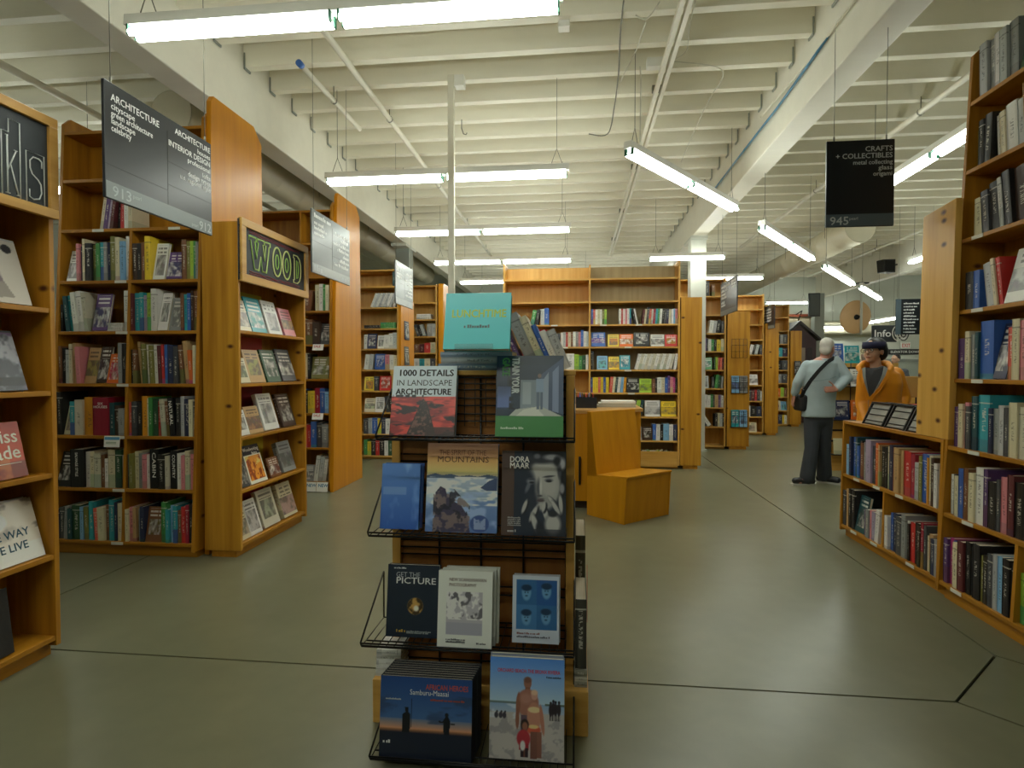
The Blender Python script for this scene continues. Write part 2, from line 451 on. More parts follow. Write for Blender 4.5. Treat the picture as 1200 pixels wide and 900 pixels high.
# ------------------------------------------------------------------ walls
wb = struct(MB().box(-10, 13, 18.6, 18.8, 0, ZD).build('wall_back', WALLP), 'pale green white back wall')
struct(MB().box(-10.2, -10, -5, 19, 0, ZD).build('wall_left', WALLP), 'pale left wall beyond the bookcases')
struct(MB().box(13, 13.2, -5, 19, 0, ZD).build('wall_right', WALLP), 'pale right wall beyond the bookcases')
struct(MB().box(-10, 13, -5.2, -5, 0, ZD).build('wall_front', WALLP), 'pale front wall behind the viewer')
p = struct(MB().box(5.95, 6.95, 17.4, 17.5, 0, 2.93).build('partition_wall', TANW), 'tan partition wall behind the dark gabled kiosk')
MB().box(5.93, 6.97, 17.36, 17.54, 2.93, 3.0).build('cap_rail', plain('dark_red_wood', '6b3018', .5), p)
d = struct(bpy.data.objects.new('door_1', None), 'pale lift doorway with dark frame under the black sign'); C.objects.link(d); d.location = (9.4, 18.58, 0)
MB().box(-1.05, -.98, -.06, 0, 0, 1.72).build('jamb', DARKM, d); MB().box(.98, 1.05, -.06, 0, 0, 1.72).build('jamb', DARKM, d)
MB().box(-1.05, 1.05, -.06, 0, 1.66, 1.74).build('lintel', GREYST, d)
for s in (-1, 1): MB().box(min(0, s*.97)+.005, max(0, s*.97)-.005, -.03, -.01, 0, 1.66).build('door_leaf', plain('lift_steel', 'a9b0a6', .35, .3), d)
# ------------------------------------------------------------------ fluorescent fixtures
def fixture(p, q, label, segs=2, chain=True, group='fluorescent strip lights', top=ZD-.002):
    p = Vector(p); q = Vector(q); c = (p+q)/2; L = (q-p).length; a = math.atan2(q.y-p.y, q.x-p.x)
    t = thing('strip_light', label, 'ceiling light', c, a, group)
    h = L/2
    MB().hexa([(-h, -.042, .05), (h, -.042, .05), (h, .042, .05), (-h, .042, .05), (-h, -.036, .11), (h, -.036, .11), (h, .036, .11), (-h, .036, .11)]).build('channel', WHITE, t)
    for i in range(segs):
        a0 = -h+L*i/segs+.03; a1 = -h+L*(i+1)/segs-.03
        for s in (-1, 1):
            y = s*.032
            tb = MB().tube([(a0, y, .01), (a1, y, .01)], .019, 8).build('tube', TUBE, t)
            for e in (a0-.01, a1): MB().box(e, e+.01, y-.014, y+.014, -.006, .052).build('socket', GREENP, tb)
    for e in (-h+.12, h-.12):
        m = MB(); m.tube([(e-.05, 0, .125), (e, 0, .26)], .003, 4); m.tube([(e+.05, 0, .125), (e, 0, .26)], .003, 4)
        m.tube([(e, 0, .26), (e, 0, top-c.z)], .003, 4); m.build('hanging_chain', CHAIN, t)
    return t
ZL = 3.275
LX0, LX1 = -2.51, -.07
fixture((LX0, 3.06, ZL), (LX1, 3.06, ZL), 'nearest long twin tube light across the top of the view')
fixture((LX0, 5.66, ZL), (LX1, 5.66, ZL), 'second twin tube light from the front, behind the thin pole')
fixture((LX0, 7.90, ZL), (LX1, 7.90, ZL), 'third twin tube light from the front in the middle row')
fixture((LX0, 10.1, ZL), (LX1, 10.1, ZL), 'fourth twin tube light, just above the central bookcase top')
fixture((LX0, 12.4, ZL), (LX1, 12.4, ZL), 'farthest small tube light behind the turquoise book')
fixture((LX0, 14.7, ZL), (LX1, 14.7, ZL), 'added fill tube light hidden behind the central bookcase, left')  # fill light added out of view to brighten the far ceiling
fixture((.1, 14.0, ZL), (2.54, 14.0, ZL), 'added fill tube light hidden behind the central bookcase, right')  # second unseen fill light, added for the ceiling at the back
fixture((LX0, .75, ZL), (LX1, .75, ZL), 'twin tube light overhead, outside the top of the view')
fixture((LX0, -1.6, ZL), (LX1, -1.6, ZL), 'twin tube light behind the viewer')
fixture((.44, 5.15, ZL), (1.86, 7.13, ZL), 'slanting twin tube light left of the white beam')
fixture((2.12, 7.0, 3.02), (3.46, 9.05, 3.02), 'slanting tube light in front of the round duct')
fixture((3.9, 9.7, 3.02), (5.24, 11.75, 3.02), 'slanting tube light right of the round duct')
fixture((5.6, 12.2, 3.02), (6.95, 14.25, 3.02), 'smallest slanting tube light above the round mirror')
fixture((3.11, 4.3, ZL), (3.16, 6.74, ZL), 'twin tube light running behind the crafts sign to the right bookcase')
fixture((5.86, 8.6, ZL), (5.83, 10.95, ZL), 'tube light peeking out left of the knotty board')
fixture((1.22, 10.12, ZL), (2.49, 10.12, ZL), 'short tube light in front of the white square column', 1)
fixture((2.5, 12.45, ZL), (3.82, 12.45, ZL), 'short tube light behind the small black aisle sign', 1)
fixture((5.3, 17.1, ZL), (6.45, 17.1, ZL), 'far short tube light above the farthest staggered bookcase', 1)
fixture(G(1018, 379, 2.75), G(1054, 373, 2.75), 'far tube light beside the black directory board', 1)
fixture((6.95, 17.8, 2.62), (7.9, 17.8, 2.62), 'far low tube light behind the round mirror', 1)
for i, (x, y) in enumerate(((-7.4, 3.1), (-7.4, 5.6), (-7.4, 8.0), (8.6, 12.5), (9.7, 13.6))):  # unseen fill lights, added so the side aisles and back are not dark
    fixture((x, y, ZL), (x+2.44, y, ZL), ('added fill tube light over the hidden aisle left of the hanging signs', 'added fill tube light over the hidden aisle behind the architecture shelves', 'added fill tube light over the hidden far left aisle', 'added fill tube light over the hidden right aisle', 'added fill tube light, unseen, over the lift lobby')[i])

# ------------------------------------------------------------------ ducts, pipes, poles and cables
def duct(x, z, r, y0, y1, label):
    t = thing('round_duct', label, 'duct', (x, y0, z))
    m = MB(); n = int((y1-y0)/.6); prof = []
    for i in range(n):
        s = i*(y1-y0)/n; prof += [(r, s), (r, s+.55), (r+.004, s+.56), (r+.004, s+.585)]
    m.lathe(prof, 28, axis=1).build('duct_shell', plain('duct_metal', 'cfc9b2', .45, 0), t)
    MB().lathe([(0, 0), (r*.98, 0)], 28, axis=1).build('end_plate', plain('duct_metal', ''), t)
    for k in range(int((y1-y0)/2)):
        b = MB(); yy = .8+2*k; b.tube([(-r, yy, 0), (-r, yy, ZJ-z)], .004, 4); b.tube([(r, yy, 0), (r, yy, ZJ-z)], .004, 4)
        b.build('hanger_strap', CHAIN, t)
    return t
duct(4.75, 3.80, .25, 10.4, 18.5, 'fat round spiral duct hung behind the crafts sign')
duct(-3.92, 3.9, .22, 5.3, 15, 'round spiral duct behind the left ceiling beam')
d2 = thing('wall_duct', 'pale round duct crossing under the far ceiling behind the mirror', 'duct', (6.97, 18.2, atY(1000, 384, 18.2).z))
MB().lathe([(.19, 0), (.19, 1.0), (.195, 1.02), (.195, 1.1), (.19, 1.12), (.19, 2.1)], 24, axis=0).build('duct_shell', plain('duct_metal', '', .3), d2)
MB().tube([(.6, 0, .18), (.6, 0, ZD-d2.location[2])], .006, 5).build('hanger_strap', CHAIN, d2)
def pipe(pts, r, label, m=CONDUIT, cat='pipe', name='pipe', clamps=True):
    o = thing(name, label, cat, pts[0])
    p0 = Vector(pts[0]); q = [Vector(p)-p0 for p in pts]
    MB().tube(q, r, 8).build('run', m, o)
    if clamps:
        for i in range(len(q)-1):
            L = (q[i+1]-q[i]).length; n = max(1, int(L/2.2))
            for k in range(n):
                c = q[i].lerp(q[i+1], (k+.5)/n)
                b = MB(); b.tube([c+Vector((0, 0, 0)), c+Vector((0, 0, ZJ-p0.z-c.z-.004))], .005, 5)
                b.lathe([(r+.006, -.012), (r+.006, .012)], 10, center=c, axis=1); b.build('clamp', CHAIN, o)
    return o
pipe([(-2.0, .5, 4.1), (-2.0, 14, 4.1)], .028, 'long cream conduit running over the middle light row')
cp = pipe([(-2.39, 4.89, 4.06), (-2.38, 6.25, 4.06)], .024, 'short cream pipe with a blue cap under the joists')
MB().tube([(0, -.045, 0), (0, .012, 0)], .029, 10).build('pipe_cap', plain('cap_blue', '2f5fa8', .4), cp)
st = thing('ceiling_strut', 'flat cream metal strut running along the ceiling centre', 'strut', (.8, .5, 4.13))
for x in (-.03, .03): MB().box(x-.018, x+.018, 0, 13.5, -.03, .02).build('rail', CONDUIT, st)
for k in range(6): MB().box(-.06, .06, 1+2.2*k, 1.05+2.2*k, .02, .08).build('clip', CHAIN, st)
pipe([(3.5, 2.5, 4.05), (3.52, 13, 4.05)], .03, 'cream sprinkler pipe passing behind the crafts sign')
pipe([(6.35, 7, 4.0), (6.4, 17, 4.0)], .03, 'far cream sprinkler pipe under the right ceiling')
pipe([(-4.86, 2.6, 4.0), (-4.86, 9, 4.0)], .035, 'cream sprinkler pipe at the upper left corner')
pole = thing('power_pole', 'thin cream power pole rising behind the display rack', 'pole', (-1.19, 5.5, 0))
MB().box(-.03, .03, -.025, .025, 0, ZJ).build('shaft', CONDUIT, pole, bevel=.004)
MB().box(.04, .13, -.05, .05, ZJ-.12, ZJ-.02).build('ceiling_bracket', WHITE, pole)
MB().box(-.05, .05, -.05, .05, 0, .02).build('floor_flange', WHITE, pole)
def cable(px, label, r=.006, hx='8c897a', z=None):
    pts = [G(u, v, zz) for u, v, zz in px]
    # smooth with Catmull-Rom
    out = []
    for i in range(len(pts)-1):
        a, b, c, d = pts[max(0, i-1)], pts[i], pts[i+1], pts[min(len(pts)-1, i+2)]
        for k in range(6):
            t = k/6; out.append(.5*((2*b)+(c-a)*t+(2*a-5*b+4*c-d)*t*t+(3*b-a-3*c+d)*t**3))
    out.append(pts[-1])
    o = MB().tube(out, r, 5).build('cable', plain('cable_'+hx, hx, .5))
    return tag(o, label, 'cable', 'cables under the ceiling')
cable([(731, 1, 4.2), (727, 40, 4.2), (725, 85, 4.17), (720, 125, 4.1), (712, 157, 4.05), (690, 157, 4.12)], 'grey cable dangling in a hook from the ceiling', .007, '76746a')
cable([(773, 2, 4.2), (758, 22, 4.19), (745, 18, 4.2)], 'short white loop of cable near the ceiling strut', .006, 'd8d4c4')
cable([(757, 25, 4.19), (745, 60, 4.17), (732, 85, 4.15), (726, 98, 4.16)], 'thin white cable hanging left of the ceiling strut', .005, 'd8d4c4')
cable([(815, 1, 4.2), (808, 30, 4.18), (804, 60, 4.2), (785, 72, 4.19)], 'thin white cable right of the ceiling strut', .005, 'd8d4c4')
cable([(790, 72, 4.2), (838, 78, 4.18), (847, 90, 4.17), (832, 115, 4.16), (815, 150, 4.16), (798, 190, 4.17)], 'white cable curving down across the joists', .005, 'd0ccbc')
cable([(750, 78, 4.19), (751, 100, 3.9), (750, 166, 3.4)], 'white flex dropping to the slanting tube light', .006, 'cfcbbc')
for i, (a, b) in enumerate((((923, 80), (842, 228)),)):
    pts = [G(a[0]+12, a[1]-35, 4.0), G(a[0], a[1], 3.98), G(900, 128, 3.96), G(870, 175, 3.97), G(b[0], b[1], 3.97)]
    for q in pts: q.x = 1.945
    o = MB().tube(pts, .012, 6).build('data_cable', plain('cable_blue', '4a7fa0', .5)); tag(o, 'blue data cable strapped along the white beam', 'cable', 'cables under the ceiling')
o = MB().tube([(1.94, 2.8, 4.02), (1.94, 5.2, 4.0), (1.92, 6.4, 4.06)], .01, 6).build('data_cable', CONDUIT); tag(o, 'white cable strapped along the white beam', 'cable', 'cables under the ceiling')
tag(MB().box(-.045, .045, -.045, .045, -.05, 0).build('junction_box', WHITE, loc=G(661, 27, 4.21)), 'small white junction box behind the nearest light', 'electric box')
jb = MB().box(-.07, .07, -.04, .04, -.06, .02).build('junction_box', WHITE, loc=G(767, 72, 4.2)); tag(jb, 'white junction box with cables beside the ceiling strut', 'electric box')
hk = MB().tube([(0, 0, 0), (0, 0, -.1), (.02, 0, -.16), (.05, 0, -.17), (.06, 0, -.15)], .006, 6).build('ceiling_hook', CHAIN, loc=G(541, 140, 4.2)); tag(hk, 'grey wire hook right of the power pole top', 'hook')
# ------------------------------------------------------------------ books
PAL = dict(wh=('e4e2dc', 'white'), cr=('d9cfae', 'cream'), iv=('cfc9b4', 'ivory'), gy=('8f9190', 'grey'), lg=('b9bcbc', 'pale grey'),
           dg=('44464a', 'dark grey'), bk=('151416', 'black'), nv=('1f2a4d', 'navy'), bl=('2f5fae', 'blue'), lb=('7fb0d6', 'pale blue'),
           te=('2b9aa6', 'teal'), dt=('1c4a50', 'dark teal'), gr=('3d8a45', 'green'), dn=('1f4a2e', 'dark green'), ol=('7c7a3a', 'olive'),
           li=('9cc03c', 'lime'), ye=('e2c52c', 'yellow'), am=('d8951f', 'amber'), og=('dc6a24', 'orange'), co=('d8604e', 'coral'),
           rd=('c02a28', 'red'), cm=('a01c38', 'crimson'), ma=('5c1f24', 'maroon'), pk=('d8868e', 'pink'), mg=('b8387c', 'magenta'),
           pu=('5a3a72', 'purple'), la=('a79bb4', 'lilac'), br=('7a4e30', 'brown'), db=('3d281c', 'dark brown'), tn=('bf9c6c', 'tan'))
RGB = {k: (*lin(hexc(v[0])), 1) for k, v in PAL.items()}
ORD = ['1st', '2nd', '3rd']+['%dth' % i for i in range(4, 60)]
_bm = {}
def book_mesh(w, h, t, far=False):
    w, h, t = max(.08, round(w, 2)), max(.04, round(h, 2)), max(.006, round(t, 3))
    k = (w, h, t, far)
    if k in _bm: return _bm[k], k
    b = MB(); e = min(.0028, t*.2)
    b.box(.001, w, 0, e, 0, h); b.box(.001, w, t-e, t, 0, h)
    # rounded spine
    pts = [(0.004, e), (.0012, t*.2), (0, t*.5), (.0012, t*.8), (.004, t-e), (.006, t-e), (.006, e)]
    if t < .01: pts = [(0, e), (0, t-e), (.004, t-e), (.004, e)]
    b.prism(pts, 2, 0, h)
    if far:
        b.cur = 1; b.box(.005, w-.004, e, t-e, .003, h-.004)
        me = b.mesh('book', [COVER, PAGES])
    else:
        me = b.mesh('book', COVER)
        pm = MB().box(.005, w-.004, e, t-e, .003, h-.004).mesh('page_block', PAGES)
        _bm[('p', w, h, t)] = pm
    _bm[k] = me
    return me, k
def jitter(c, a=.08):
    f = 1+random.uniform(-a, a); return (min(1, c[0]*f), min(1, c[1]*f*(1+random.uniform(-.03, .03))), min(1, c[2]*f), 1)
QUEUE = []
def queue_book(mat, w, h, t, col, label, group, far=False, art=None, titles=None):
    QUEUE.append(dict(mat=mat, w=w, h=h, t=t, col=col, label=label, group=group, far=far, art=art, titles=titles)); return QUEUE[-1]
def put_book(mat, w, h, t, col, label, group, far=False, name='book', art=None, artcol=None):
    me, k = book_mesh(w, h, t, far)
    o = bpy.data.objects.new(name, me); C.objects.link(o); o.matrix_world = mat; o.color = col
    tag(o, label, 'book', group)
    if not far: mobj('page_block', _bm[('p',)+k[:3]], o)
    if art:
        a = mobj('cover_print', art_plane(k[0], k[1]), o); a.color = artcol or col
    return o
_ap = {}
def art_plane(w, h):
    k = (w, h)
    if k not in _ap: _ap[k] = MB().box(.004, w-.001, -.0007, 0, .001, h-.001).mesh('cover_print', ART)
    return _ap[k]

TOK = re.compile(r'^([FS]?)([a-z]{2})(\d+)(?:h(\d+))?(?:l(-?\d+))?$')
def fill(case, k, xa, xb, spec, where, far=False, zoff=0.0, group=None, inset_y=None, maxh=None):
    """place a row of books on shelf k of a bookcase between local x = xa..xb"""
    z = case['zs'][k]; nxt = case['zs'][k+1]-.03 if k+1 < len(case['zs']) else case['top']
    clear = maxh or min(.36, nxt-z-.01); yf = case['lean']*z+.006; dep = case['mid']-yf-.02
    M = case['M']; rng = random.Random(hash((case['phrase'], k, round(xa, 2), spec)) & 0xffff) if False else random.Random(sum(map(ord, spec))+k*17+int(xa*100))
    toks = []
    for s in spec.split():
        m = TOK.match(s); pre, c, w, h, l = m.groups()
        toks.append([pre, c, float(w), (float(h)/100 if h else rng.uniform(.7, .9)), math.radians(float(l or 0))])
    # allowance for leaning groups
    extra = 0; prev = 0; ph = 0
    gaps = []
    for pre, c, w, h, l in toks:
        if c == 'gp' or pre: cl, hh = 0, 0
        else: cl, hh = l, h*clear
        g = max(0, ph*math.sin(prev)-hh*math.sin(cl)) if (c != 'gp') else max(0, ph*math.sin(prev))
        gaps.append(g); extra += g; prev, ph = cl, hh
    extra += max(0, ph*math.sin(prev))
    sc = (xb-xa-extra-.004)/sum(t[2] for t in toks)
    x = xa+.002; n = 0
    for (pre, c, w, h, l), g in zip(toks, gaps):
        x += g; t = w*sc
        if c == 'gp': x += t; continue
        n += 1; nm = PAL[c][1]; col = jitter(RGB[c]); hh = max(.1, h*clear)
        grp = group or 'books on the '+case['phrase']
        if pre == 'F':
            bw = min(t*.94, .34); th = rng.uniform(.012, .026); lean = math.radians(rng.uniform(9, 15))
            base = Vector((x+(t-bw)/2, yf+rng.uniform(.01, .025)+.002, z+zoff))
            R = Matrix.Rotation(-lean, 4, 'X')
            queue_book(M @ Matrix.Translation(base+Vector((0, 0, th*math.sin(lean)))) @ R, bw, min(hh, clear*.94), th, col, 'face out %s book, %s from left, %s, %s' % (nm, ORD[n-1], where, case['phrase']), grp, far, art=True)
            x += t; continue
        if pre == 'S':
            zz = z+zoff
            for q in range(max(2, int(h*10) % 6+1)):
                th = rng.uniform(.014, .03); bw = min(t*.95, .3)-rng.uniform(0, .01)
                # lying flat: spine to the front
                R = Matrix.Rotation(PI/2, 4, 'Z') @ Matrix.Rotation(-PI/2, 4, 'X') if False else Matrix(((0, 0, 1, 0), (1, 0, 0, 0), (0, 1, 0, 0), (0, 0, 0, 1)))
                queue_book(M @ Matrix.Translation((x+.004, yf+.01+rng.uniform(0, .01), zz)) @ R, min(.22, dep), bw, th, jitter(RGB[c], .2), '%s book lying flat, %s up in pile, %s, %s' % (nm, ORD[q], where, case['phrase']), grp, far)
                zz += th+.0005
            x += t; continue
        d = min(dep, max(.11, hh*rng.uniform(.68, .8))); iy = yf+rng.uniform(.004, .03)
        t = max(.006, t)
        bt = max(.006, t-.0012)
        if l >= 0: piv = Vector((x+bt/math.cos(l), iy, z+zoff)); off = Vector((0, 0, 0))
        else: piv = Vector((x, iy, z+zoff)); off = Vector((bt, 0, 0))
        R = Matrix.Rotation(l, 4, 'Y') @ Matrix.Translation(off) @ Matrix.Rotation(PI/2, 4, 'Z')
        size = 'thick' if bt > .034 else ('thin' if bt < .014 else ('tall' if h > .85 else ('short' if h < .74 else '')))
        lab = ('%s %s book, %s from left, %s, %s' % (size, nm, ORD[n-1], where, case['phrase'])).strip()
        o = queue_book(M @ Matrix.Translation(piv) @ R, d, hh, bt, col, lab, grp, far)
        case['books'][(k, round(xa, 2), n)] = (o, bt, hh)
        x += t/math.cos(l)

# ------------------------------------------------------------------ bookcases
def bookcase(label, phrase, loc, rotz, w, depth, zs, top, lean, mats=PINE, dividers=None, two=True, topboard=True, side_top=None, th=.026, cat='bookcase', front_plinth=.05, back_m=None, chamfer=.06, name='bookcase', sh_mat=None, back_top=None, labels=()):
    t = thing(name, label, cat, loc, rotz)
    sz = side_top or top; bl = lean if two else 0.0
    hz = .05
    sp = [(lean*hz, hz), (depth-bl*hz, hz), (depth-bl*sz, sz-chamfer), (depth-bl*sz-chamfer, sz), (lean*sz+chamfer, sz), (lean*sz, sz-chamfer)]
    for x0 in (0, w-th): MB().prism(sp, 0, x0, x0+th).build('side_panel', mats[2], t, bevel=.002)
    MB().box(.012, w-.012, front_plinth, depth-front_plinth, 0, zs[0]-.03).build('plinth', mats[0], t)
    mid = depth/2 if two else depth-.02
    MB().box(th, w-th, mid, mid+.012, zs[0], back_top or top-.02).build('back_panel', back_m or mats[2], t)
    shelves = []
    for z in list(zs)+([top] if topboard else []):
        y0 = lean*z+.004; y1 = depth-bl*z-.004
        s = MB().box(th, w-th, y0, y1, z-.024, z).build('shelf', sh_mat or mats[0], t, bevel=.002); shelves.append(s)
    for k, xs in (dividers or {}).items():
        z0 = zs[k]; z1 = (zs[k+1] if k+1 < len(zs) else top)-.024
        for x in xs:
            MB().prism([(lean*z0+.006, z0), (mid, z0), (mid, z1), (lean*z1+.006, z1)], 0, x-.011, x+.011).build('divider', mats[2], t)
    M = Matrix.Translation(loc) @ Matrix.Rotation(rotz, 4, 'Z')
    case = dict(o=t, zs=list(zs), top=top, lean=lean, mid=mid, M=M, phrase=phrase, books={}, w=w, th=th, shelves=shelves)
    for k, x in labels: edge_card(case, k, x)
    return case
STRIP = plain('shelf_tape', 'd4d2c6', .5)
def edge_card(case, k, x, w=.095, h=.021):
    z = case['zs'][k]; y = case['lean']*z+.003
    MB().box(x, x+w, y-.002, y+.001, z-.0235, z-.0235+h).build('shelf_label', STRIP, case['shelves'][k])

def slab(x, y0, y1, z, label, taper=.05, ch=.12, th=.04):
    t = MB().prism([(y0, 0), (y1, 0), (y1-taper*z*.25, z-ch), (y1-taper*z*.25-ch, z), (y0+taper*z+.03, z), (y0+taper*z, z-.05)], 0, x-th, x).build('end_panel', SLAB, bevel=.004)
    return tag(t, label, 'end panel', 'end panels of the bookcase rows')

ZT = [.11, .507, .904, 1.30, 1.70, 2.09, 2.49, 2.88]
ZM = [.06, .40, .74, 1.08, 1.41, 1.74, 2.06, 2.39, 2.72]
XD = .61
A = bookcase('tall pine bookcase under the black hanging architecture sign', 'architecture bookcase', (-4.0, 3.98, 0), 0, 1.195, .86, ZT, 3.26, .055, dividers={k: [XD] for k in range(6)}, side_top=3.38,
             labels=[(6, .29), (6, .92), (5, .49), (4, .51), (3, .53), (2, .51), (1, .52), (0, .52)])
fill(A, 6, .33, .61, 'cr8h78l9 pu9h74l9 la7h70l9 ma8h72l9 bk6h74l4 rd9h70l2 wh8h66 cr9h70', 'seventh shelf up')
SL, SR = 'left half of %s shelf', 'right half of %s shelf'
O7 = ['bottom', 'second', 'third', 'fourth', 'fifth', 'sixth', 'seventh']
def AL(k, s): fill(A, k, .03, XD-.013, s, SL % O7[k])
def AR(k, s): fill(A, k, XD+.013, 1.165, s, SR % O7[k])
AL(5, 'gp6 Fwh24h70 pk6h80 nv7h75 cr5h90 bk13h80 ol9h78 gr8h80 te7h82 gy6h82 nv6h82 ol11h95 cr9h92 lb10h84 wh8h95')
AR(5, 'db10h78 bk8h78 br9h80 ye12h92 Fwh28h80 Fpu34h62 br10h84 ol7h80 li7h80 gr6h80 gy5h78')
AL(4, 'bk5h60 dt8h78l-6 te9h80l-6 wh9h86l-6 wh11h88l-6 iv7h86l-7 gp4 Fpu36h85 Swh34h30 wh10h88')
AR(4, 'ma7h82 te13h84 te9h84 la10h78 li11h82 wh15h92 Fwh26h86 Fgy36h74 br8h80 te8h78 bl8h80 db6h86 br9h85')
AL(3, 'br5h80 bk10h76 lg9h72 cr6h84 tn7h86 pk10h78l-3 Ftn28h78 Fdb24h80 Fog28h64 gy8h86 bk8h84')
AR(3, 'bk8h72 br10h72 tn6h88l-5 ol11h82l-2 wh9h82l-2 ol11h80l-2 wh8h82l-2 ma10h80l-2 rd7h82l-2 bl8h82l-1 nv14h80 dg12h78 br10h80l-4 tn12h88l-5 og9h70l-4 cr6h80')
AL(2, 'bk8h92 Fcr16h70 te8h72 iv14h76 am18h82 cm28h82 dt8h70 db9h64 gy10h58')
AR(2, 'co10h72 dg14h74 bk12h70 am16h84 cr5h80 gr10h82 dn14h80 rd6h74 iv12h80l-4 br10h74l-4 bk15h82l-4 bk10h80 lg11h84 nv16h78 cr10h78 dg4h74')
AL(1, 'Fbk28h76 bk24h82 wh9h76 cr8h76 iv12h72 br7h70 wh6h62 cr13h82 dn11h80 gy4h70')
AR(1, 'dg7h72 ol9h74 cr9h78 gy10h74 pk8h72 wh9h72 bk20h84 bk16h72 iv8h70 bk17h80 wh11h76 pk8h72 cr10h80 pk9h74')
AL(0, 'nv8h64 dg9h68 gy7h70l3 dt9h66 dn17h72 lb7h70 ol9h70l-2 te10h82 co8h68l-3 cr14h70l-2 br7h76 te12h86 nv6h82 cr9h80')
AR(0, 'cr8h68 pk11h72 tn8h72 gp4 gy7h68 nv11h74 Fbr44h74 gr13h84 te10h70 lb9h78 te10h78 br9h68 rd12h76 cm8h80 bk9h82')
T_W = 'e8e6de'
for key, body_, sz, horiz in (((1, .03, 2), 'SALVAGE STYLE', .03, 0), ((1, .62, 7), 'CABIN', .04, 0), ((1, .62, 10), 'COUNTRY', .032, 0), ((2, .62, 11), 'NATURAL', .036, 0), ((2, .03, 6), 'SIX\nHOUSES', .026, 1)):
    A['books'][key][0]['titles'] = [(body_, sz, horiz)]
slab(-2.765, 4.1, 4.92, 3.5, 'orange plywood end panel rising behind the wood sign', .025)

B = bookcase('second tall bookcase on the left, beyond the wood display', 'second left bookcase', (-3.93, 6.38, 0), 0, 1.125, .86, ZT, 3.26, .03, dividers={7: [.74], 6: [.3]}, side_top=3.36)
slab(-2.765, 6.36, 7.28, 3.47, 'orange end panel of the second left bookcase')
fill(B, 5, .62, 1.09, 'ma9h72 ma8h72 gp2 br20h66l9 gp4 cr9h84 wh8h86 gr5h84 cr7h82', 'sixth shelf up')
fill(B, 4, .62, 1.09, 'li9h72 te7h76 gp1 wh7h88 cr6h86 br16h84 db14h74 Fdg20h70', 'fifth shelf up')
fill(B, 3, .62, 1.09, 'gy8h74 pk8h76 gr7h76 cr10h82 bk4h80 Fol34h72', 'fourth shelf up')
fill(B, 2, .62, 1.09, 'co14h84 rd8h80 bl9h78 bk7h74 ye7h72 ye8h72 cm11h82 bl11h80 lb8h70', 'third shelf up')
fill(B, 1, .62, 1.09, 'dg8h68 ma8h70 wh6h72 co10h74 rd7h72 bl10h84 dg10h82 gy12h76', 'second shelf up')
fill(B, 0, .62, 1.09, 'Frd24h78 Fgy16h52 wh7h84l8 lg7h80l8 wh6h74l8', 'bottom shelf')
hk = MB().tube([(0, 0, 0), (0, -.02, -.09), (.02, -.025, -.12), (.05, -.03, -.12), (.07, -.03, -.09), (.0705, -.03, -.06)], .008, 6).build('iron_hook', plain('old_iron', '4a2c18', .5, .4), loc=(-3.13, 6.66, 3.1)); tag(hk, 'brown iron hook on the divider atop the second left bookcase', 'hook')

CC = bookcase('third bookcase on the left, with a wedge of magazines', 'third left bookcase', (-3.93, 8.8, 0), 0, 1.17, .8, ZM, 2.98, .02, mats=PINE_CLEAN, side_top=3.0, chamfer=.02)
slab(-2.72, 8.82, 9.58, 2.55, 'low orange end panel of the third left bookcase', .01, .03)
fill(CC, 8, .95, 1.14, 'gp12 dt5h90 dg3h92', 'top shelf', True)
fill(CC, 7, .62, 1.14, 'gp10 '+'wh5h80l22 lg5h80l22 '*4+'wh5h84l15', 'eighth shelf up', True)
fill(CC, 6, .6, 1.14, 'Sbk26h10 Sgr26h30', 'seventh shelf up', True)
fill(CC, 5, .6, 1.14, 'wh6h80 Fnv20h84 Fwh14h76 wh10h78 wh8h86 lg8h90', 'sixth shelf up', True)
fill(CC, 4, .6, 1.14, 'wh9h82l8 lg8h84l8 Fbl24h86 pk9h82 wh9h80 cr7h78', 'fifth shelf up', True)
fill(CC, 3, .6, 1.14, 'Fye18h76 dg8h78 Frd22h78 cm9h78', 'fourth shelf up', True)
fill(CC, 2, .6, 1.14, 'Fcr20h74 Fwh18h80 dg7h84l-8 bk7h84l-8 wh5h82l-8', 'third shelf up', True)
fill(CC, 1, .6, 1.14, 'dg7h80 lg6h82 bl8h84 ye6h82 nv7h84 wh8h80 bk9h80', 'second shelf up', True)
fill(CC, 0, .6, 1.14, 'gr6h82 ye7h72 bk8h84 rd6h80 bk9h84 wh6h84 dn8h84 dg7h84', 'bottom shelf', True)
D = bookcase('narrow fourth bookcase on the left beside the grey column', 'fourth left bookcase', (-3.9, 11.0, 0), 0, 1.22, .7, ZM, 3.05, .015, mats=PINE_CLEAN, side_top=3.07, chamfer=.02)
slab(-2.55, 11.0, 11.75, 3.08, 'pale end panel of the fourth left bookcase', .008, .03, .1)
for k, s in ((7, 'gp4 Swh22h40 gp6'), (6, 'dg7h80l-18 bk7h80l-18 lg6h80l-18 gp3 gy12h84 lg10h84'), (5, 'br9h60 ma8h62 rd9h70 cr8h72'), (4, 'wh9h76 te8h74 cr9h76 dg8h76'), (3, 'bk8h74 cr9h76 rd8h78'), (2, 'bl8h74 cr9h76 dg8h78')):
    fill(D, k, .75, 1.19, s, '%s shelf up' % ['first', 'second', 'third', 'fourth', 'fifth', 'sixth', 'seventh', 'eighth'][k], True)

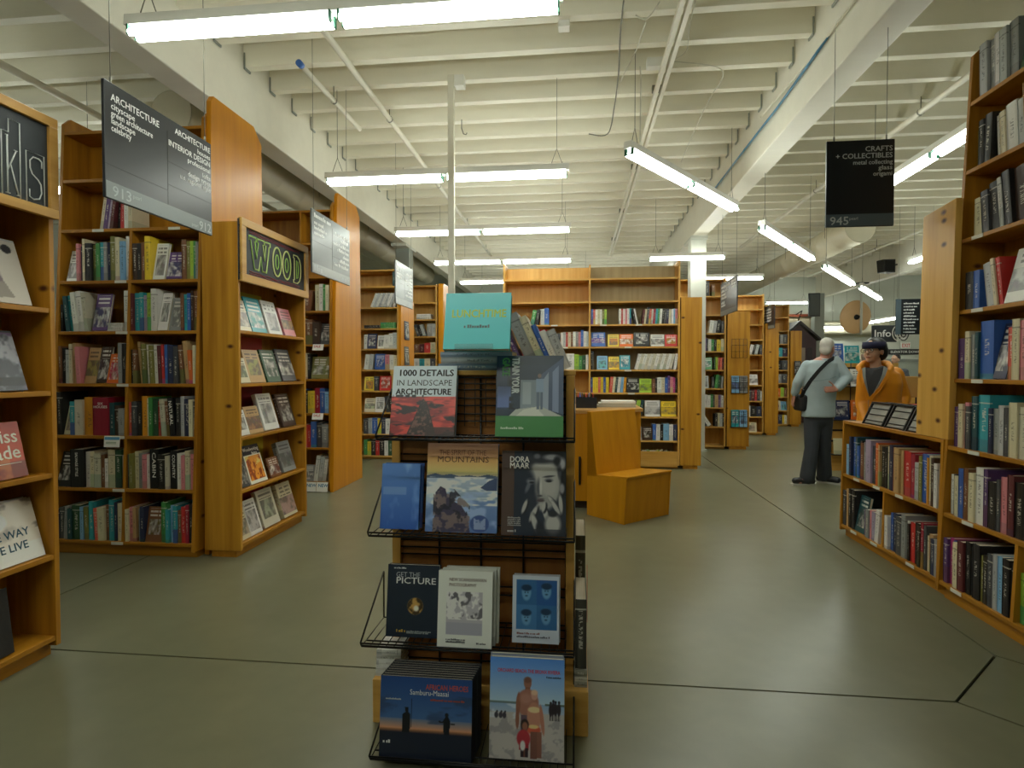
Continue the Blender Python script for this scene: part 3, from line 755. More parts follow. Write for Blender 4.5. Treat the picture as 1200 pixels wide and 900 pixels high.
# ---- endcaps that face the aisle
def endcap(label, phrase, loc, rotz, w, depth, top, zs, header=None, mats=PINE):
    return bookcase(label, phrase, loc, rotz, w, depth, zs, top, 0, mats=mats, two=False, topboard=True, cat='display shelf', chamfer=.004, front_plinth=.045, name='endcap_shelf')
ZE = [.10, .50, .90, 1.30, 1.70]
WD = endcap('pine display shelf with the chalk wood sign on top', 'wood display', (-2.48, 4.05, 0), PI/2, 1.07, .285, 2.5, ZE, mats=[PINE[0], PINE[1], KNOTTY])
KS = endcap('pine display shelf with a chalkboard header at the left edge', 'chalkboard display', (-2.53, 1.52, 0), PI/2, 1.06, .285, 2.58, ZE)
for k, hx in enumerate(('a8262c', 'c8ae2a', '8e1a26', 'c04438', 'd0be30')):   # coloured paper behind the displayed books
    MB().box(.03, .74, .24, .255, ZE[k]+.0, ZE[k]+(.375 if k < 4 else .34)).build('backing_paper', ink(hx, .6), WD['o'])
def chalk_header(case, z0, z1, y=-.03, f=.06):
    o = case['o']; w = case['w']
    MB().box(0, w, y+.012, y+.03, z0+.01, z1-.01).build('chalkboard', plain('chalkboard', '2e3438', .6), o)
    for (a, b, c, d) in ((0, w, z0, z0+f), (0, w, z1-f, z1), (0, f, z0+f, z1-f), (w-f, w, z0+f, z1-f)):
        MB().box(a, b, y-.004, y+.022, c, d).build('frame_rail', FRAME, o, bevel=.003)
chalk_header(WD, 2.06, 2.53); chalk_header(KS, 2.13, 2.61, f=.045)
def stroke(parent, pts, m, y, r=.0045, closed=False, name='chalk_line'):
    return MB().tube([(p[0], y, p[1]) for p in pts], r, 4, closed).build(name, m, parent)
def ellp(cx, cz, rx, rz, n=24): return [(cx+rx*math.cos(2*PI*i/n), cz+rz*math.sin(2*PI*i/n)) for i in range(n)]
CH_G = ink('a8d070', .8); CH_Y = ink('dfe0a0', .8); CH_R = ink('8c3038', .8); CH_W = ink('d8dcd8', .8)
o = WD['o']; Y0 = -.02
def W_out(x, z, w, h):
    s = w/10
    P = [(0, 10), (3.2, 10), (3.2, 8.8), (2.7, 8.8), (3.4, 3.6), (4.3, 8.8), (3.9, 8.8), (3.9, 10), (7.2, 10), (7.2, 8.8), (6.6, 8.8), (7.3, 3.6), (8.0, 8.8), (7.5, 8.8), (7.5, 10), (10.2, 10), (10.2, 8.8), (9.7, 8.8), (8.2, 0), (6.2, 0), (5.4, 4.6), (4.5, 0), (2.4, 0), (.7, 8.8), (0, 8.8)]
    return [(x+p[0]*s, z+p[1]*h/10) for p in P]
stroke(o, W_out(.115, 2.175, .30, .245), CH_G, Y0, .006, True); stroke(o, W_out(.118, 2.182, .292, .235), CH_Y, Y0-.001, .003, True)
for cx in (.53, .69):
    stroke(o, ellp(cx, 2.295, .07, .12), CH_Y, Y0, .006, True); stroke(o, ellp(cx, 2.295, .063, .113), CH_G, Y0-.001, .003, True); stroke(o, ellp(cx, 2.295, .026, .06, 16), CH_G, Y0, .005, True)
Dp = [(.79, .24), (.86, .24), (.90, .215), (.92, .17), (.925, .12), (.92, .07), (.90, .025), (.86, 0), (.79, 0), (.79, .025), (.805, .025), (.805, .215), (.79, .215)]
stroke(o, [(a+.02, 2.17+b) for a, b in Dp], CH_Y, Y0, .006, True)
stroke(o, [(.865, 2.21), (.865, 2.37), (.89, 2.36), (.902, 2.29), (.89, 2.22)], CH_G, Y0, .005, True)
rr = random.Random(3)
for z in (2.135, 2.148, 2.44, 2.452):
    stroke(o, [(.12+.05*i, z+rr.uniform(-.006, .006)) for i in range(17)], CH_R, Y0, .0035)
o = KS['o']
def kx(x): return .79+(x-.55)*.46 if x < .76 else .905+(x-.79)*.58
def kst(pts, r): stroke(o, [(kx(a), 2.18+(b_-2.19)*.98) for a, b_ in pts], CH_W, Y0, r*.6)
kst([(.55, 2.19), (.55, 2.475), (.62, 2.475), (.62, 2.535), (.735, 2.535), (.735, 2.19)], .0045)
kst([(.605, 2.20), (.605, 2.46)], .006)
kst([(.59, 2.46), (.615, 2.46)], .004)
kst([(.61, 2.305), (.695, 2.40)], .005)
kst([(.675, 2.402), (.71, 2.402)], .004)
kst([(.635, 2.335), (.715, 2.20)], .005)
kst([(.585, 2.2), (.63, 2.2)], .004)
kst([(.695, 2.2), (.735, 2.2)], .004)
kst([(.79, 2.19), (.79, 2.425), (.945, 2.425), (.945, 2.19)], .0045)
kst([(.925, 2.365), (.925, 2.395), (.90, 2.405), (.85, 2.405), (.822, 2.385), (.822, 2.35), (.84, 2.325), (.89, 2.305), (.915, 2.285), (.92, 2.245), (.90, 2.215), (.85, 2.205), (.815, 2.215), (.815, 2.25)], .006)

# ---- central bookcase, staggered rows behind it
MC = bookcase('wide empty-topped bookcase in the centre of the background', 'central bookcase', (-1.06, 8.4, 0), 0, 2.52, .72, ZM, 2.94, .012, mats=PINE_CLEAN, dividers={k: [1.255] for k in range(9)}, topboard=False, side_top=2.96, chamfer=.004, back_top=2.93,
              labels=[(6, 1.4), (6, 1.9), (5, 1.75), (4, 1.75), (3, 1.8), (6, .7), (5, .85)])
MB().box(1.268, 2.492, .345, .358, .06, 2.93).build('back_panel', wood('grey_ply', 'a8946c', '94805a', 2, 0, .5), MC['o'])
MB().box(1.95, 2.49, -.015, .004, .03, .25).build('front_board', PINE_CLEAN[0], MC['o'], bevel=.003)
R = 'right bay %s shelf'; L_ = 'left bay %s shelf'
OM = ['bottom', 'second', 'third', 'fourth', 'fifth', 'sixth', 'seventh']
def MR(k, s): fill(MC, k, 1.27, 2.49, s, R % OM[k], True)
def ML(k, s): fill(MC, k, .03, 1.24, s, L_ % OM[k], True)
MR(6, 'bl8h76 co7h74 wh8h74 cr8h76 wh7h74 ol8h74 li8h74 gp42 wh7h76 rd6h76 wh8h76 pk6h74 wh8h78 te6h78 bk7h78l-12 wh5h76l-12 gp12 ma7h72l6 cr6h74l6 dg8h82l6 co7h74l6 wh6h72l4 cm7h74l4 te7h74l4 gr7h74l4 wh8h74l4 bk8h74l4 dg7h74l3 nv7h72l3 cr7h72l3 wh7h72 lb6h74 pk8h74')
MR(5, 'Fbl36h76 gp4 Fye28h64 Fog34h66 Fbk40h72 Fwh34h62 Frd30h62')
MR(4, 'bk5h92 dg3h90 gp8 Flb30h68 gp2 Fye30h64 Fte30h72 gp12 '+'wh8h78l14 iv8h78l14 '*6+'wh8h78l8')
MR(3, 'bl6h74 ye8h76 ye8h76 co7h76 ye8h76 bl7h76 ye9h76 co9h78l6 cr7h78l6 dt7h74l6 wh8h76l6 lb8h76l4 am7h76l4 Fbk36h72 Fli38h68 br8h68 bk6h70 wh12h76 cr10h76 bl8h74 pu7h84 pk8h78 mg6h76 bk6h72')
MR(2, 'gp18 gr8h62 bk6h62 wh12h58 li9h60 ye8h60 wh20h58 gp3 dg8h76l10 li8h78l10 dt7h78l10 Fwh34h76 Fye34h74')
MR(1, 'gp75 Flg34h68 Fdb22h64 bl7h78 wh8h76 bk7h76 lb12h80 wh8h76 nv8h76')
MR(0, 'gp36 rd8h70 rd9h70 cr9h64 gr7h66 wh8h66 li8h68 wh9h66 bk7h68 wh9h64 gr6h66 wh10h64 li8h66l-20 bk9h66l-24 gr7h66l-26 wh6h60l-26')
ML(6, 'gp44 gr7h74l12 bk6h76l8 lg7h80 bl8h84 gp70')
ML(5, 'gp74 Fbk50h70 '+'wh5h74 lg6h76 rd5h74 cr6h76 br5h74 wh6h78 gy6h78 pk5h76 bl6h86 wh6h80 lg5h78')
ML(4, 'gp42 Fbl46h78 rd6h74 ma6h78 dg5h80 cr14h80 wh14h80 li9h76 gr6h70 dn7h72 wh5h74')
def row(label, phrase, x0, x1, y, cap_w, plabel, cell):
    c = bookcase(label, phrase, (x0, y, 0), 0, x1-x0, .7, ZM, 3.02, .012, mats=PINE_CLEAN, side_top=3.04, chamfer=.01)
    return c
P1 = endcap('tall knotty pine endcap at the end of the central bookcase', 'central endcap', (1.76, 8.42, 0), PI/2, .95, .29, 2.43, ZE, mats=[PINE[0], PINE[1], KNOTTY])
R2 = row('first staggered bookcase right of the white column', 'first staggered bookcase', 1.5, 2.64, 10.62, 0, '', 0)
P2 = endcap('pine endcap with wire magazine pockets, right of the white column', 'pocket endcap', (3.04, 10.62, 0), PI/2, 1.0, .38, 2.44, ZE, mats=[PINE[0], PINE[1], KNOTTY])
R3 = row('second staggered bookcase farther right', 'second staggered bookcase', 2.95, 4.02, 13.0, 0, '', 0)
P3 = endcap('third pine endcap along the staggered aisle', 'third endcap', (4.32, 13.0, 0), PI/2, 1.0, .28, 2.4, ZE, mats=[PINE[0], PINE[1], KNOTTY])
R4 = row('farthest staggered bookcase before the dark kiosk', 'farthest staggered bookcase', 4.2, 5.27, 15.1, 0, '', 0)
P4 = endcap('farthest pine endcap left of the person in blue', 'farthest endcap', (5.56, 15.1, 0), PI/2, 1.0, .27, 2.38, ZE, mats=[PINE[0], PINE[1], KNOTTY])
OF = ['bottom', 'second', 'third', 'fourth', 'fifth', 'sixth', 'seventh', 'eighth', 'ninth']
def row_fill(c, xa, xb, rows):
    for k, s in rows: fill(c, k, xa, xb, s, '%s shelf up' % OF[k], True)
row_fill(R2, .68, 1.11, [(8, 'dg8h60 bk5h90 gp3 br4h70 gp12'), (6, 'gp17 wh7h78l8 lg6h76l8 bk7h80l8 dg5h74'), (5, 'gp11 pu4h84 dg4h82 wh6h76 gr6h76 bk5h74 ye9h74 cr6h78'),
     (4, 'bl9h78 Fgr28h76 gp3 dn5h74 li6h78 rd5h76 co6h74 ma5h74'), (3, 'Flg24h76 gp6 dg6h70 gr7h84l7 dn6h80l7 gy5h74l4'), (2, 'gy5h72 li7h76 gr6h76 wh9h76 wh9h74 gr8h78 dg5h74 tn11h76 pu5h74 la5h76 wh6h70'),
     (1, 'dg6h66l-34 wh9h66l-34 gp6 bk7h76 cr5h80 lg6h78 bk6h78')])
row_fill(R3, .62, 1.04, [(5, 'wh7h76l14 dg7h76l14 wh7h76l14 bk6h76l14 lg7h78l14 dg6h76'), (3, 'Fwh22h80 gp4'), (2, 'og7h50 bk8h80 dg9h82 ma9h82 rd5h80 dg8h80 wh4h70'), (1, 'gr5h76 li5h78 wh6h80 bk12h74 nv9h74'), (0, 'Fcr22h70 gp6')])
row_fill(R4, .64, 1.04, [(6, 'dg8h80 bk8h80 gy5h78 dg8h82'), (5, 'bk8h78 te12h80 nv9h78'), (4, 'dg9h78 bk9h80 dg8h82'), (3, 'bk9h78 gy8h76 dg9h80'), (2, 'am6h74 ol7h76 og6h72 li7h76 br6h70'), (1, 'Fcr18h80 Flb10h74'), (0, 'bl7h76 rd7h72 nv8h78 ye4h76 wh5h74')])
# wire pockets with magazines on the camera side of the pocket endcap
def wire_pocket(x0, x1, z0, z1, y, cols, label, n=2):
    t = thing('wire_pocket', label, 'magazine rack', ((x0+x1)/2, y, z0), 0, 'wire pockets on the endcaps')
    w = (x1-x0)/2; b = MB()
    for z in np.linspace(0, z1-z0, 4): b.tube([(-w, -.05, z), (w, -.05, z)], .004, 4)
    for x in np.linspace(-w, w, 5): b.tube([(x, -.05, -.002), (x, -.05, z1-z0)], .004, 4)
    b.tube([(-w, -.05, 0), (-w, 0, 0)], .004, 4); b.tube([(w, -.05, 0), (w, 0, 0)], .004, 4)
    b.build('wire_frame', BLACKM, t)
    if cols:
        for i, c in enumerate(cols):
            bw = (x1-x0)/len(cols)
            put_book(Matrix.Translation((x0+i*bw+.004, y-.045, z0+.004)) @ Matrix.Rotation(-.06, 4, 'X'), bw-.008, (z1-z0)*1.08, .02, RGB[c], '%s magazine, %s from left, in %s' % (PAL[c][1], ORD[i], label), 'magazines in wire pockets', True, 'magazine', True)
wire_pocket(2.72, 2.98, 1.62, 1.95, 10.62, None, 'empty wire pocket high on the endcap')
wire_pocket(2.72, 3.0, 1.0, 1.28, 10.62, ['lb', 'gy'], 'upper filled wire pocket on the endcap')
wire_pocket(2.72, 3.0, .4, .68, 10.62, ['te', 'lb'], 'lower filled wire pocket on the endcap')
wire_pocket(5.38, 5.54, 1.28, 1.6, 15.1, ['dg'], 'small wire pocket on the farthest endcap')
for i, (v, c) in enumerate(((428, 'dg'), (452, 'dn'), (398, 'nv'))):
    q = atX(474, v, -2.715); 
    put_book(Matrix.Translation((-2.7, q.y, q.z)) @ Matrix.Rotation(PI/2, 4, 'Z') @ Matrix.Rotation(-.05, 4, 'X'), .24, .3, .015, RGB[c], '%s magazine hung on the low orange end panel, %s' % (PAL[c][1], ('middle', 'lowest', 'topmost')[i]), 'magazines on the end panel', True, 'magazine', True)

# ---- right bookcases, facing the aisle
ZR = [.11, .53, .94, 1.35, 1.76, 2.19, 2.60, 3.01]
RT = bookcase('tall pine bookcase full of books at the right edge', 'tall right bookcase', (2.215, 3.835, 0), -PI/2, 1.38, .36, ZR, 3.36, .045, dividers={0: [.62]}, two=False, topboard=False, side_top=3.36, chamfer=.07, back_top=3.3,
              labels=[(5, .12), (4, .16), (3, .2), (2, .21), (1, .2), (0, .14)])
RL = bookcase('low pine bookcase with two rows of books before the orange jacket', 'low right bookcase', (2.235, 5.2, 0), -PI/2, 1.36, .40, [.10, .53], .975, .02, dividers={0: [.68]}, two=False, chamfer=.004,
              labels=[(1, .22), (1, .53), (1, .84), (0, .2), (0, .52), (0, 1.0)])
def T(k, s, a=.03, b=1.0): fill(RT, k, a, b, s, '%s shelf up' % OF[k])
T(7, 'gp6 lg11h90l-2 gy10h88l-2 wh9h90l-2 lg10h88l-2 gy11h90l-2 Fdn60h92 dg10h80 gy12h85', .03, .85)
T(6, 'gp8 ol6h62 bk7h72 bk9h74l3 wh7h68l-4 cr7h66l-4 wh13h72l-4 lg9h70l-4 tn14h88l-4 cr6h88l-3 gy7h84l-3 cm13h94l-2 cm11h92l-2 br14h90 dg12h88 wh9h84')
T(5, 'gp10 cr9h60 dg8h66l-5 bk9h74l-6 wh4h78l-7 bk8h82l-7 db14h84l-5 wh8h80l-3 dg9h84 nv9h78l10 lb8h78l10 bk12h82 dg12h84')
T(4, 'gp9 bk11h62 bl8h60 lg9h70l-9 cr4h74l-9 rd5h76l-9 Fwh55h84 bl16h94 nv14h92 dg14h86')
T(3, 'gp4 pu10h68 cr7h78 gy7h72 dt5h74 bl18h92 Fnv18h86 co9h78 cr9h88 pk10h86 rd13h88 la8h78 br8h90 nv14h92 dg14h86 cr12h80')
T(2, 'gp2 pu8h66 cr8h72 pk7h74 dg8h70 dt9h86 te17h88 nv6h70 gy8h70 lg9h74 dg7h72 cr11h80 iv17h76 iv15h76 cr9h74 nv16h88 gy9h82 tn6h76 wh12h80')
T(1, 'gp3 wh6h66 bk5h68 cr7h66 bl9h80 br8h84 cr9h78 wh12h90 pu7h88 bk12h72 dg6h78 pk9h84 ma9h90 bk13h80 dg9h74 gy9h86 db11h88 te8h90 bk9h88 cr14h84 dg10h80')
T(0, 'gp2 pu11h74 mg10h78 bl6h76 cr11h76 ma14h80 bk12h84 dg7h78 bk16h86 ol7h72 bk10h76 dg12h80 lg9h84 lb11h84 bk13h84 dg7h80', .03, .605)
T(0, 'li10h72 gr9h70 wh9h74 dg10h80 ol9h76 cr9h78', .635, 1.0)
for k in range(1, 8): fill(RT, k, 1.0, 1.35, ('dg9h84 cr8h78 nv11h86 wh8h74 br10h80 rd9h84 gy8h76 bk12h82', 'cr9h80 te8h76 bk10h84 la9h78 ol8h82 wh10h80 ma9h84 bl8h78')[k % 2], 'far right of %s shelf up' % OF[k])
def LW(k, a, b, s, w): fill(RL, k, a, b, s, w)
LW(1, .03, 1.33, 'wh8h68 lb11h70 nv9h88 bl12h90 dt8h90 bl8h72 bk8h84 br12h80 gy5h84 wh8h62 la20h92 dg15h80 og9h90 tn6h86 bk11h84 bk10h84 cr11h86 nv12h92 cm5h88 tn17h88 tn8h86 rd21h86 cm12h84 lg12h70 ol9h84 bl17h90 am4h84 cr9h88 db8h86 wh9h78 bk9h76', 'upper shelf')
LW(0, .03, .665, 'dg10h80 tn9h86 bk9h90 bk13h88 Fdt34h80 pu9h58 gy11h60 pk8h62 la11h60 wh12h70l6 dg6h62', 'lower left half')
LW(0, .695, 1.33, 'wh12h68 bl11h76 nv14h78 dg20h76 gy14h82 wh6h74 bk6h70 rd15h74 bk13h78 db9h76 cm8h84 dg8h80 cr6h64 tn11h70 nv11h64 gy9h66', 'lower right half')
o = MB().prism([(3.80, .977), (4.135, .977), (4.09, 2.40), (3.76, 2.43)], 0, 2.255, 2.295).build('knotty_board', KNOTTY_PALE, bevel=.003)
# keep the board upright on the low case
tag(o, 'upright knotty pine board standing on the low right bookcase', 'board')
# ------------------------------------------------------------------ hanging signs
SIGNM = plain('sign_charcoal', '25282c', .28, 0, .02); SIGNF = plain('sign_footer', '7c8484', .3, 0, .02)
SIGN9 = plain('sign_black', '0e1418', .35, 0, .02); FOOT9 = plain('sign_footer_dark', '4a5860', .35, 0, .02)
LET = ink('e6e8e6', .4); LETD = ink('b8bec0', .4)
def sign(label, loc, rotz, w, h, ztop, body, footer, fh, seams=()):
    t = thing('hanging_sign', label, 'hanging sign', loc, rotz, 'hanging aisle signs')
    MB().box(0, w, -.008, .008, 0, h).build('panel', body, t, bevel=.002)
    if fh:
        MB().box(.004, w-.001, -.0092, -.008, .004, fh).build('footer_strip', footer, t)
    for x in (.05, w-.05):
        b = MB(); b.tube([(x, 0, h), (x, 0, ztop-loc[2])], .0022, 4); b.tube([(x, 0, h-.01), (x, 0, h+.03)], .006, 5); b.build('hanging_wire', CHAIN, t)
    for (x0, x1, z0, z1) in seams: MB().box(x0, x1, -.0088, -.008, z0, z1).build('panel_seam', BLACKM, t)
    return t
SX = -2.3; q0 = atX(122, 231, SX); q1 = atX(247, 268, SX)
W1 = q1.y-q0.y; s = sign('black hanging sign listing architecture and interior design, numbered 913', (SX, q0.y, 2.25), PI/2, W1, .575, ZD-.002, SIGNM, SIGNF, .085, [(W1*.525, W1*.53, .085, .5), (0, W1*.53, .165, .168), (W1*.53, W1, .2, .203), (W1*.53, W1, .33, .333)])
y = -.0095
text('ARCHITECTURE', .05, LET, s, (.04, y, .488), bold=.016, width=.335)
for i, (w_, ww) in enumerate((('cityscape', .155), ('green architecture', .285), ('landscape', .155), ('celebrity', .13))): text(w_, .044, LET, s, (.04, y, .447-.036*i), bold=.016, width=ww)
rx = W1-.012
for w_, z, sz, ww in (('ARCHITECTURE', .51, .046, .32), ('houses', .468, .041, .12), ('INTERIOR DESIGN', .424, .046, .37), ('professional', .384, .041, .21), ('lofts', .338, .041, .075), ('design types', .304, .041, .21), ('u.s. regional style', .268, .041, .28)):
    text(w_, sz, LET, s, (rx, y, z), 'RIGHT', bold=.016, width=ww)
text('913', .075, LETD, s, (.04, y-.001, .018), bold=.008, width=.12); text('pearl', .03, LETD, s, (.175, y-.001, .045))
text('912', .075, LETD, s, (rx, y-.001, .014), 'RIGHT', bold=.008, width=.11); text('pearl', .03, LETD, s, (rx-.125, y-.001, .018), 'RIGHT')
rng = random.Random(11)
GL = plain('sign_grey_gloss', '5c6264', .3, 0, .02); GF = plain('sign_footer_gloss', '9aa0a0', .3, 0, .02)  # dark panels lightened: their reflection is put into the base grey
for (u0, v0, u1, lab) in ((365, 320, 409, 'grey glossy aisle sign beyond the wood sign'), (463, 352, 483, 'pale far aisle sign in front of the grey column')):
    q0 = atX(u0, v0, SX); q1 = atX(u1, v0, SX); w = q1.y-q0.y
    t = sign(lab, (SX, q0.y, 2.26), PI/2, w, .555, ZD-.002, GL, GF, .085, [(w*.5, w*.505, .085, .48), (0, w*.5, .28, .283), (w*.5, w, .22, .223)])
    for i, z in enumerate((.49, .43, .385, .34)): scribble(t, LET, .04, w*.48, z, .045 if i == 0 else .036, y, (.95, .5, .7, .55)[i], rng)
    for i, z in enumerate((.43, .385, .335, .29, .24, .19, .14)): scribble(t, LET, w*.53, w-.03, z, .036, y, (.9, .5, .95, .7, .4, .6, .9)[i], rng, 'R')
    scribble(t, LETD, .03, w*.3, .02, .06, y-.001, .7, rng); scribble(t, LETD, w*.7, w-.03, .015, .06, y-.001, .7, rng, 'R')
s = sign('black hanging sign for crafts and collectibles, numbered 945', (1.69, 4.2, 2.375), 0, .435, .58, ZB, SIGN9, FOOT9, .085)
for w_, z, sz, ww in (('CRAFTS', .503, .048, .172), ('+ COLLECTIBLES', .458, .048, .36), ('metal collecting', .416, .042, .25), ('glass', .378, .042, .088), ('origami', .338, .042, .12)): text(w_, sz, LETD, s, (.422, y, z), 'RIGHT', bold=.016, width=ww)
text('945', .078, LETD, s, (.024, y-.001, .014), bold=.012, width=.118); text('pearl', .028, LETD, s, (.15, y-.001, .045))
q0 = atX(864, 360, 2.15); q1 = atX(845, 370, 2.15)
t = sign('small black aisle sign in front of the staggered bookcases', (2.15, q1.y, 2.2), -PI/2, q1.y-q0.y, .48, ZB, SIGNM, SIGNF, .07); w = q1.y-q0.y
for i, z in enumerate((.40, .34, .29, .24, .17, .13)): scribble(t, LET, .05, w*.6, z, .042, y, (.95, .8, .5, .6, .4, .5)[i], rng)
for i, z in enumerate((.42, .38, .34)): scribble(t, LET, w*.6, w-.05, z, .04, y, .7, rng, 'R')
t = sign('tiny black aisle sign above the third endcap', (4.1, 13.4, 2.28), -PI/2, .8, .5, ZD-.002, SIGNM, SIGNF, .07)
for i in range(5): scribble(t, LET, .1, .7, .4-.06*i, .045, y, .8, rng)
# directory board
q0 = atY(1049, 392, 11.0); q1 = atY(1096, 350, 11.0)
t = sign('black directory board with white columns beside the knotty board', (q0.x, 11.0, q0.z), 0, q1.x-q0.x, q1.z-q0.z, ZD-.002, SIGN9, FOOT9, 0); w = q1.x-q0.x; h = q1.z-q0.z
MB().box(.0, .09, -.0095, -.008, 0, h).build('side_strip', FOOT9, t)
for i in range(10):
    z = h-.09-.056*i; scribble(t, LET, .13, w*.62, z, .028, y, rng.uniform(.5, .95), rng); scribble(t, LET, w*.74, w-.04, z, .028, y, .75, rng)
# info and lift signs on the back wall
BW = 18.58
t = thing('info_sign', 'dark hanging sign reading Info with round swirls', 'hanging sign', atY(1021, 401, 15.6)); t.scale = (.62, 1, .68)
for x in (.1, .85): MB().tube([(x, 0, .6), (x, 0, (ZD-t.location[2])/.68)], .004, 4).build('hanging_wire', CHAIN, t)
MB().box(0, .95, -.02, 0, 0, .62).build('panel', SIGNM, t)
for cx in (.98, 1.2):
    MB().tube([(cx+.2*math.cos(a), -.03, .33+.27*math.sin(a)) for a in np.linspace(0, 2*PI, 25)[:-1]], .018, 5, True).build('swirl_ring', DARKM if cx > 1 else CARD, t)
    MB().tube([(cx+.1*math.cos(a), -.03, .33+.15*math.sin(a)) for a in np.linspace(0, 2*PI, 21)[:-1]], .02, 5, True).build('swirl_ring', DARKM if cx > 1 else CARD, t)
MB().prism([(1.18+.24*math.cos(a), .33+.3*math.sin(a)) for a in np.linspace(0, 2*PI, 25)[:-1]], 1, -.012, -.004).build('oval_plate', CARD, t)
text('Info', .36, LET, t, (.08, -.021, .2), bold=.02, width=.62)
t = thing('lift_sign', 'long black wall sign reading elevator down', 'wall sign', atY(1041, 415.5, BW))
MB().box(0, .93, -.02, 0, 0, .16).build('panel', DARKM, t); text('ELEVATOR DOWN', .1, LET, t, (.05, -.021, .045), bold=.016, width=.83)
t = thing('exit_sign', 'small pale exit sign with red letters', 'exit sign', atY(1055, 408.5, BW)); MB().box(0, .26, -.05, 0, 0, .19).build('housing', CARD, t)
text('EXIT', .15, ink('d84038'), t, (.02, -.052, .04), bold=.016, width=.22)
# shelf cards
def edge_sign(name, label, loc, rotz, w, h, hx, words, tilt=-.35, size=.04):
    t = thing(name, label, 'shelf card', loc, 0, 'price cards on shelf edges', rot=(tilt, 0, rotz))
    MB().box(0, w, -.001, 0, -h, 0).build('card', CARD, t)
    for (x, z, s_) in words[1]: text(words[0], size, ink(hx), t, (x, -.0016, z), bold=.02)
    return t
for i, k in enumerate((4, 2)):
    edge_sign('sale_card', 'white card with red lettering, %s of two, second left bookcase' % ('upper', 'lower')[i], (-3.02, 6.38+.03*ZT[k]-.01, ZT[k]-.0), 0, .13, .075, 'c03028', ('SALE', [(.012, -.04, 1)]))
for i, x in enumerate((-3.1, -2.96)):
    edge_sign('new_card', 'white card reading new in blue, %s of two, by the floor' % ('left', 'right')[i], (x, 6.36, .115), 0, .135, .11, '2a7fa6', ('NEW', [(.02, -.055, 1)]), -.2, .05)
t = edge_sign('shelf_card', 'white and blue card clipped under the architecture bookcase shelf', (-3.55, 3.98+.055*ZT[2]-.008, ZT[2]), 0, .13, .085, '2a7fa6', ('', []), -.1)
MB().box(.004, .126, -.0018, -.001, -.03, -.008).build('blue_band', ink('5a9cc8'), t)
for z in (-.05, -.06): MB().box(.015, .1, -.0018, -.001, z, z+.004).build('text_line', ink('6a8a60'), t)

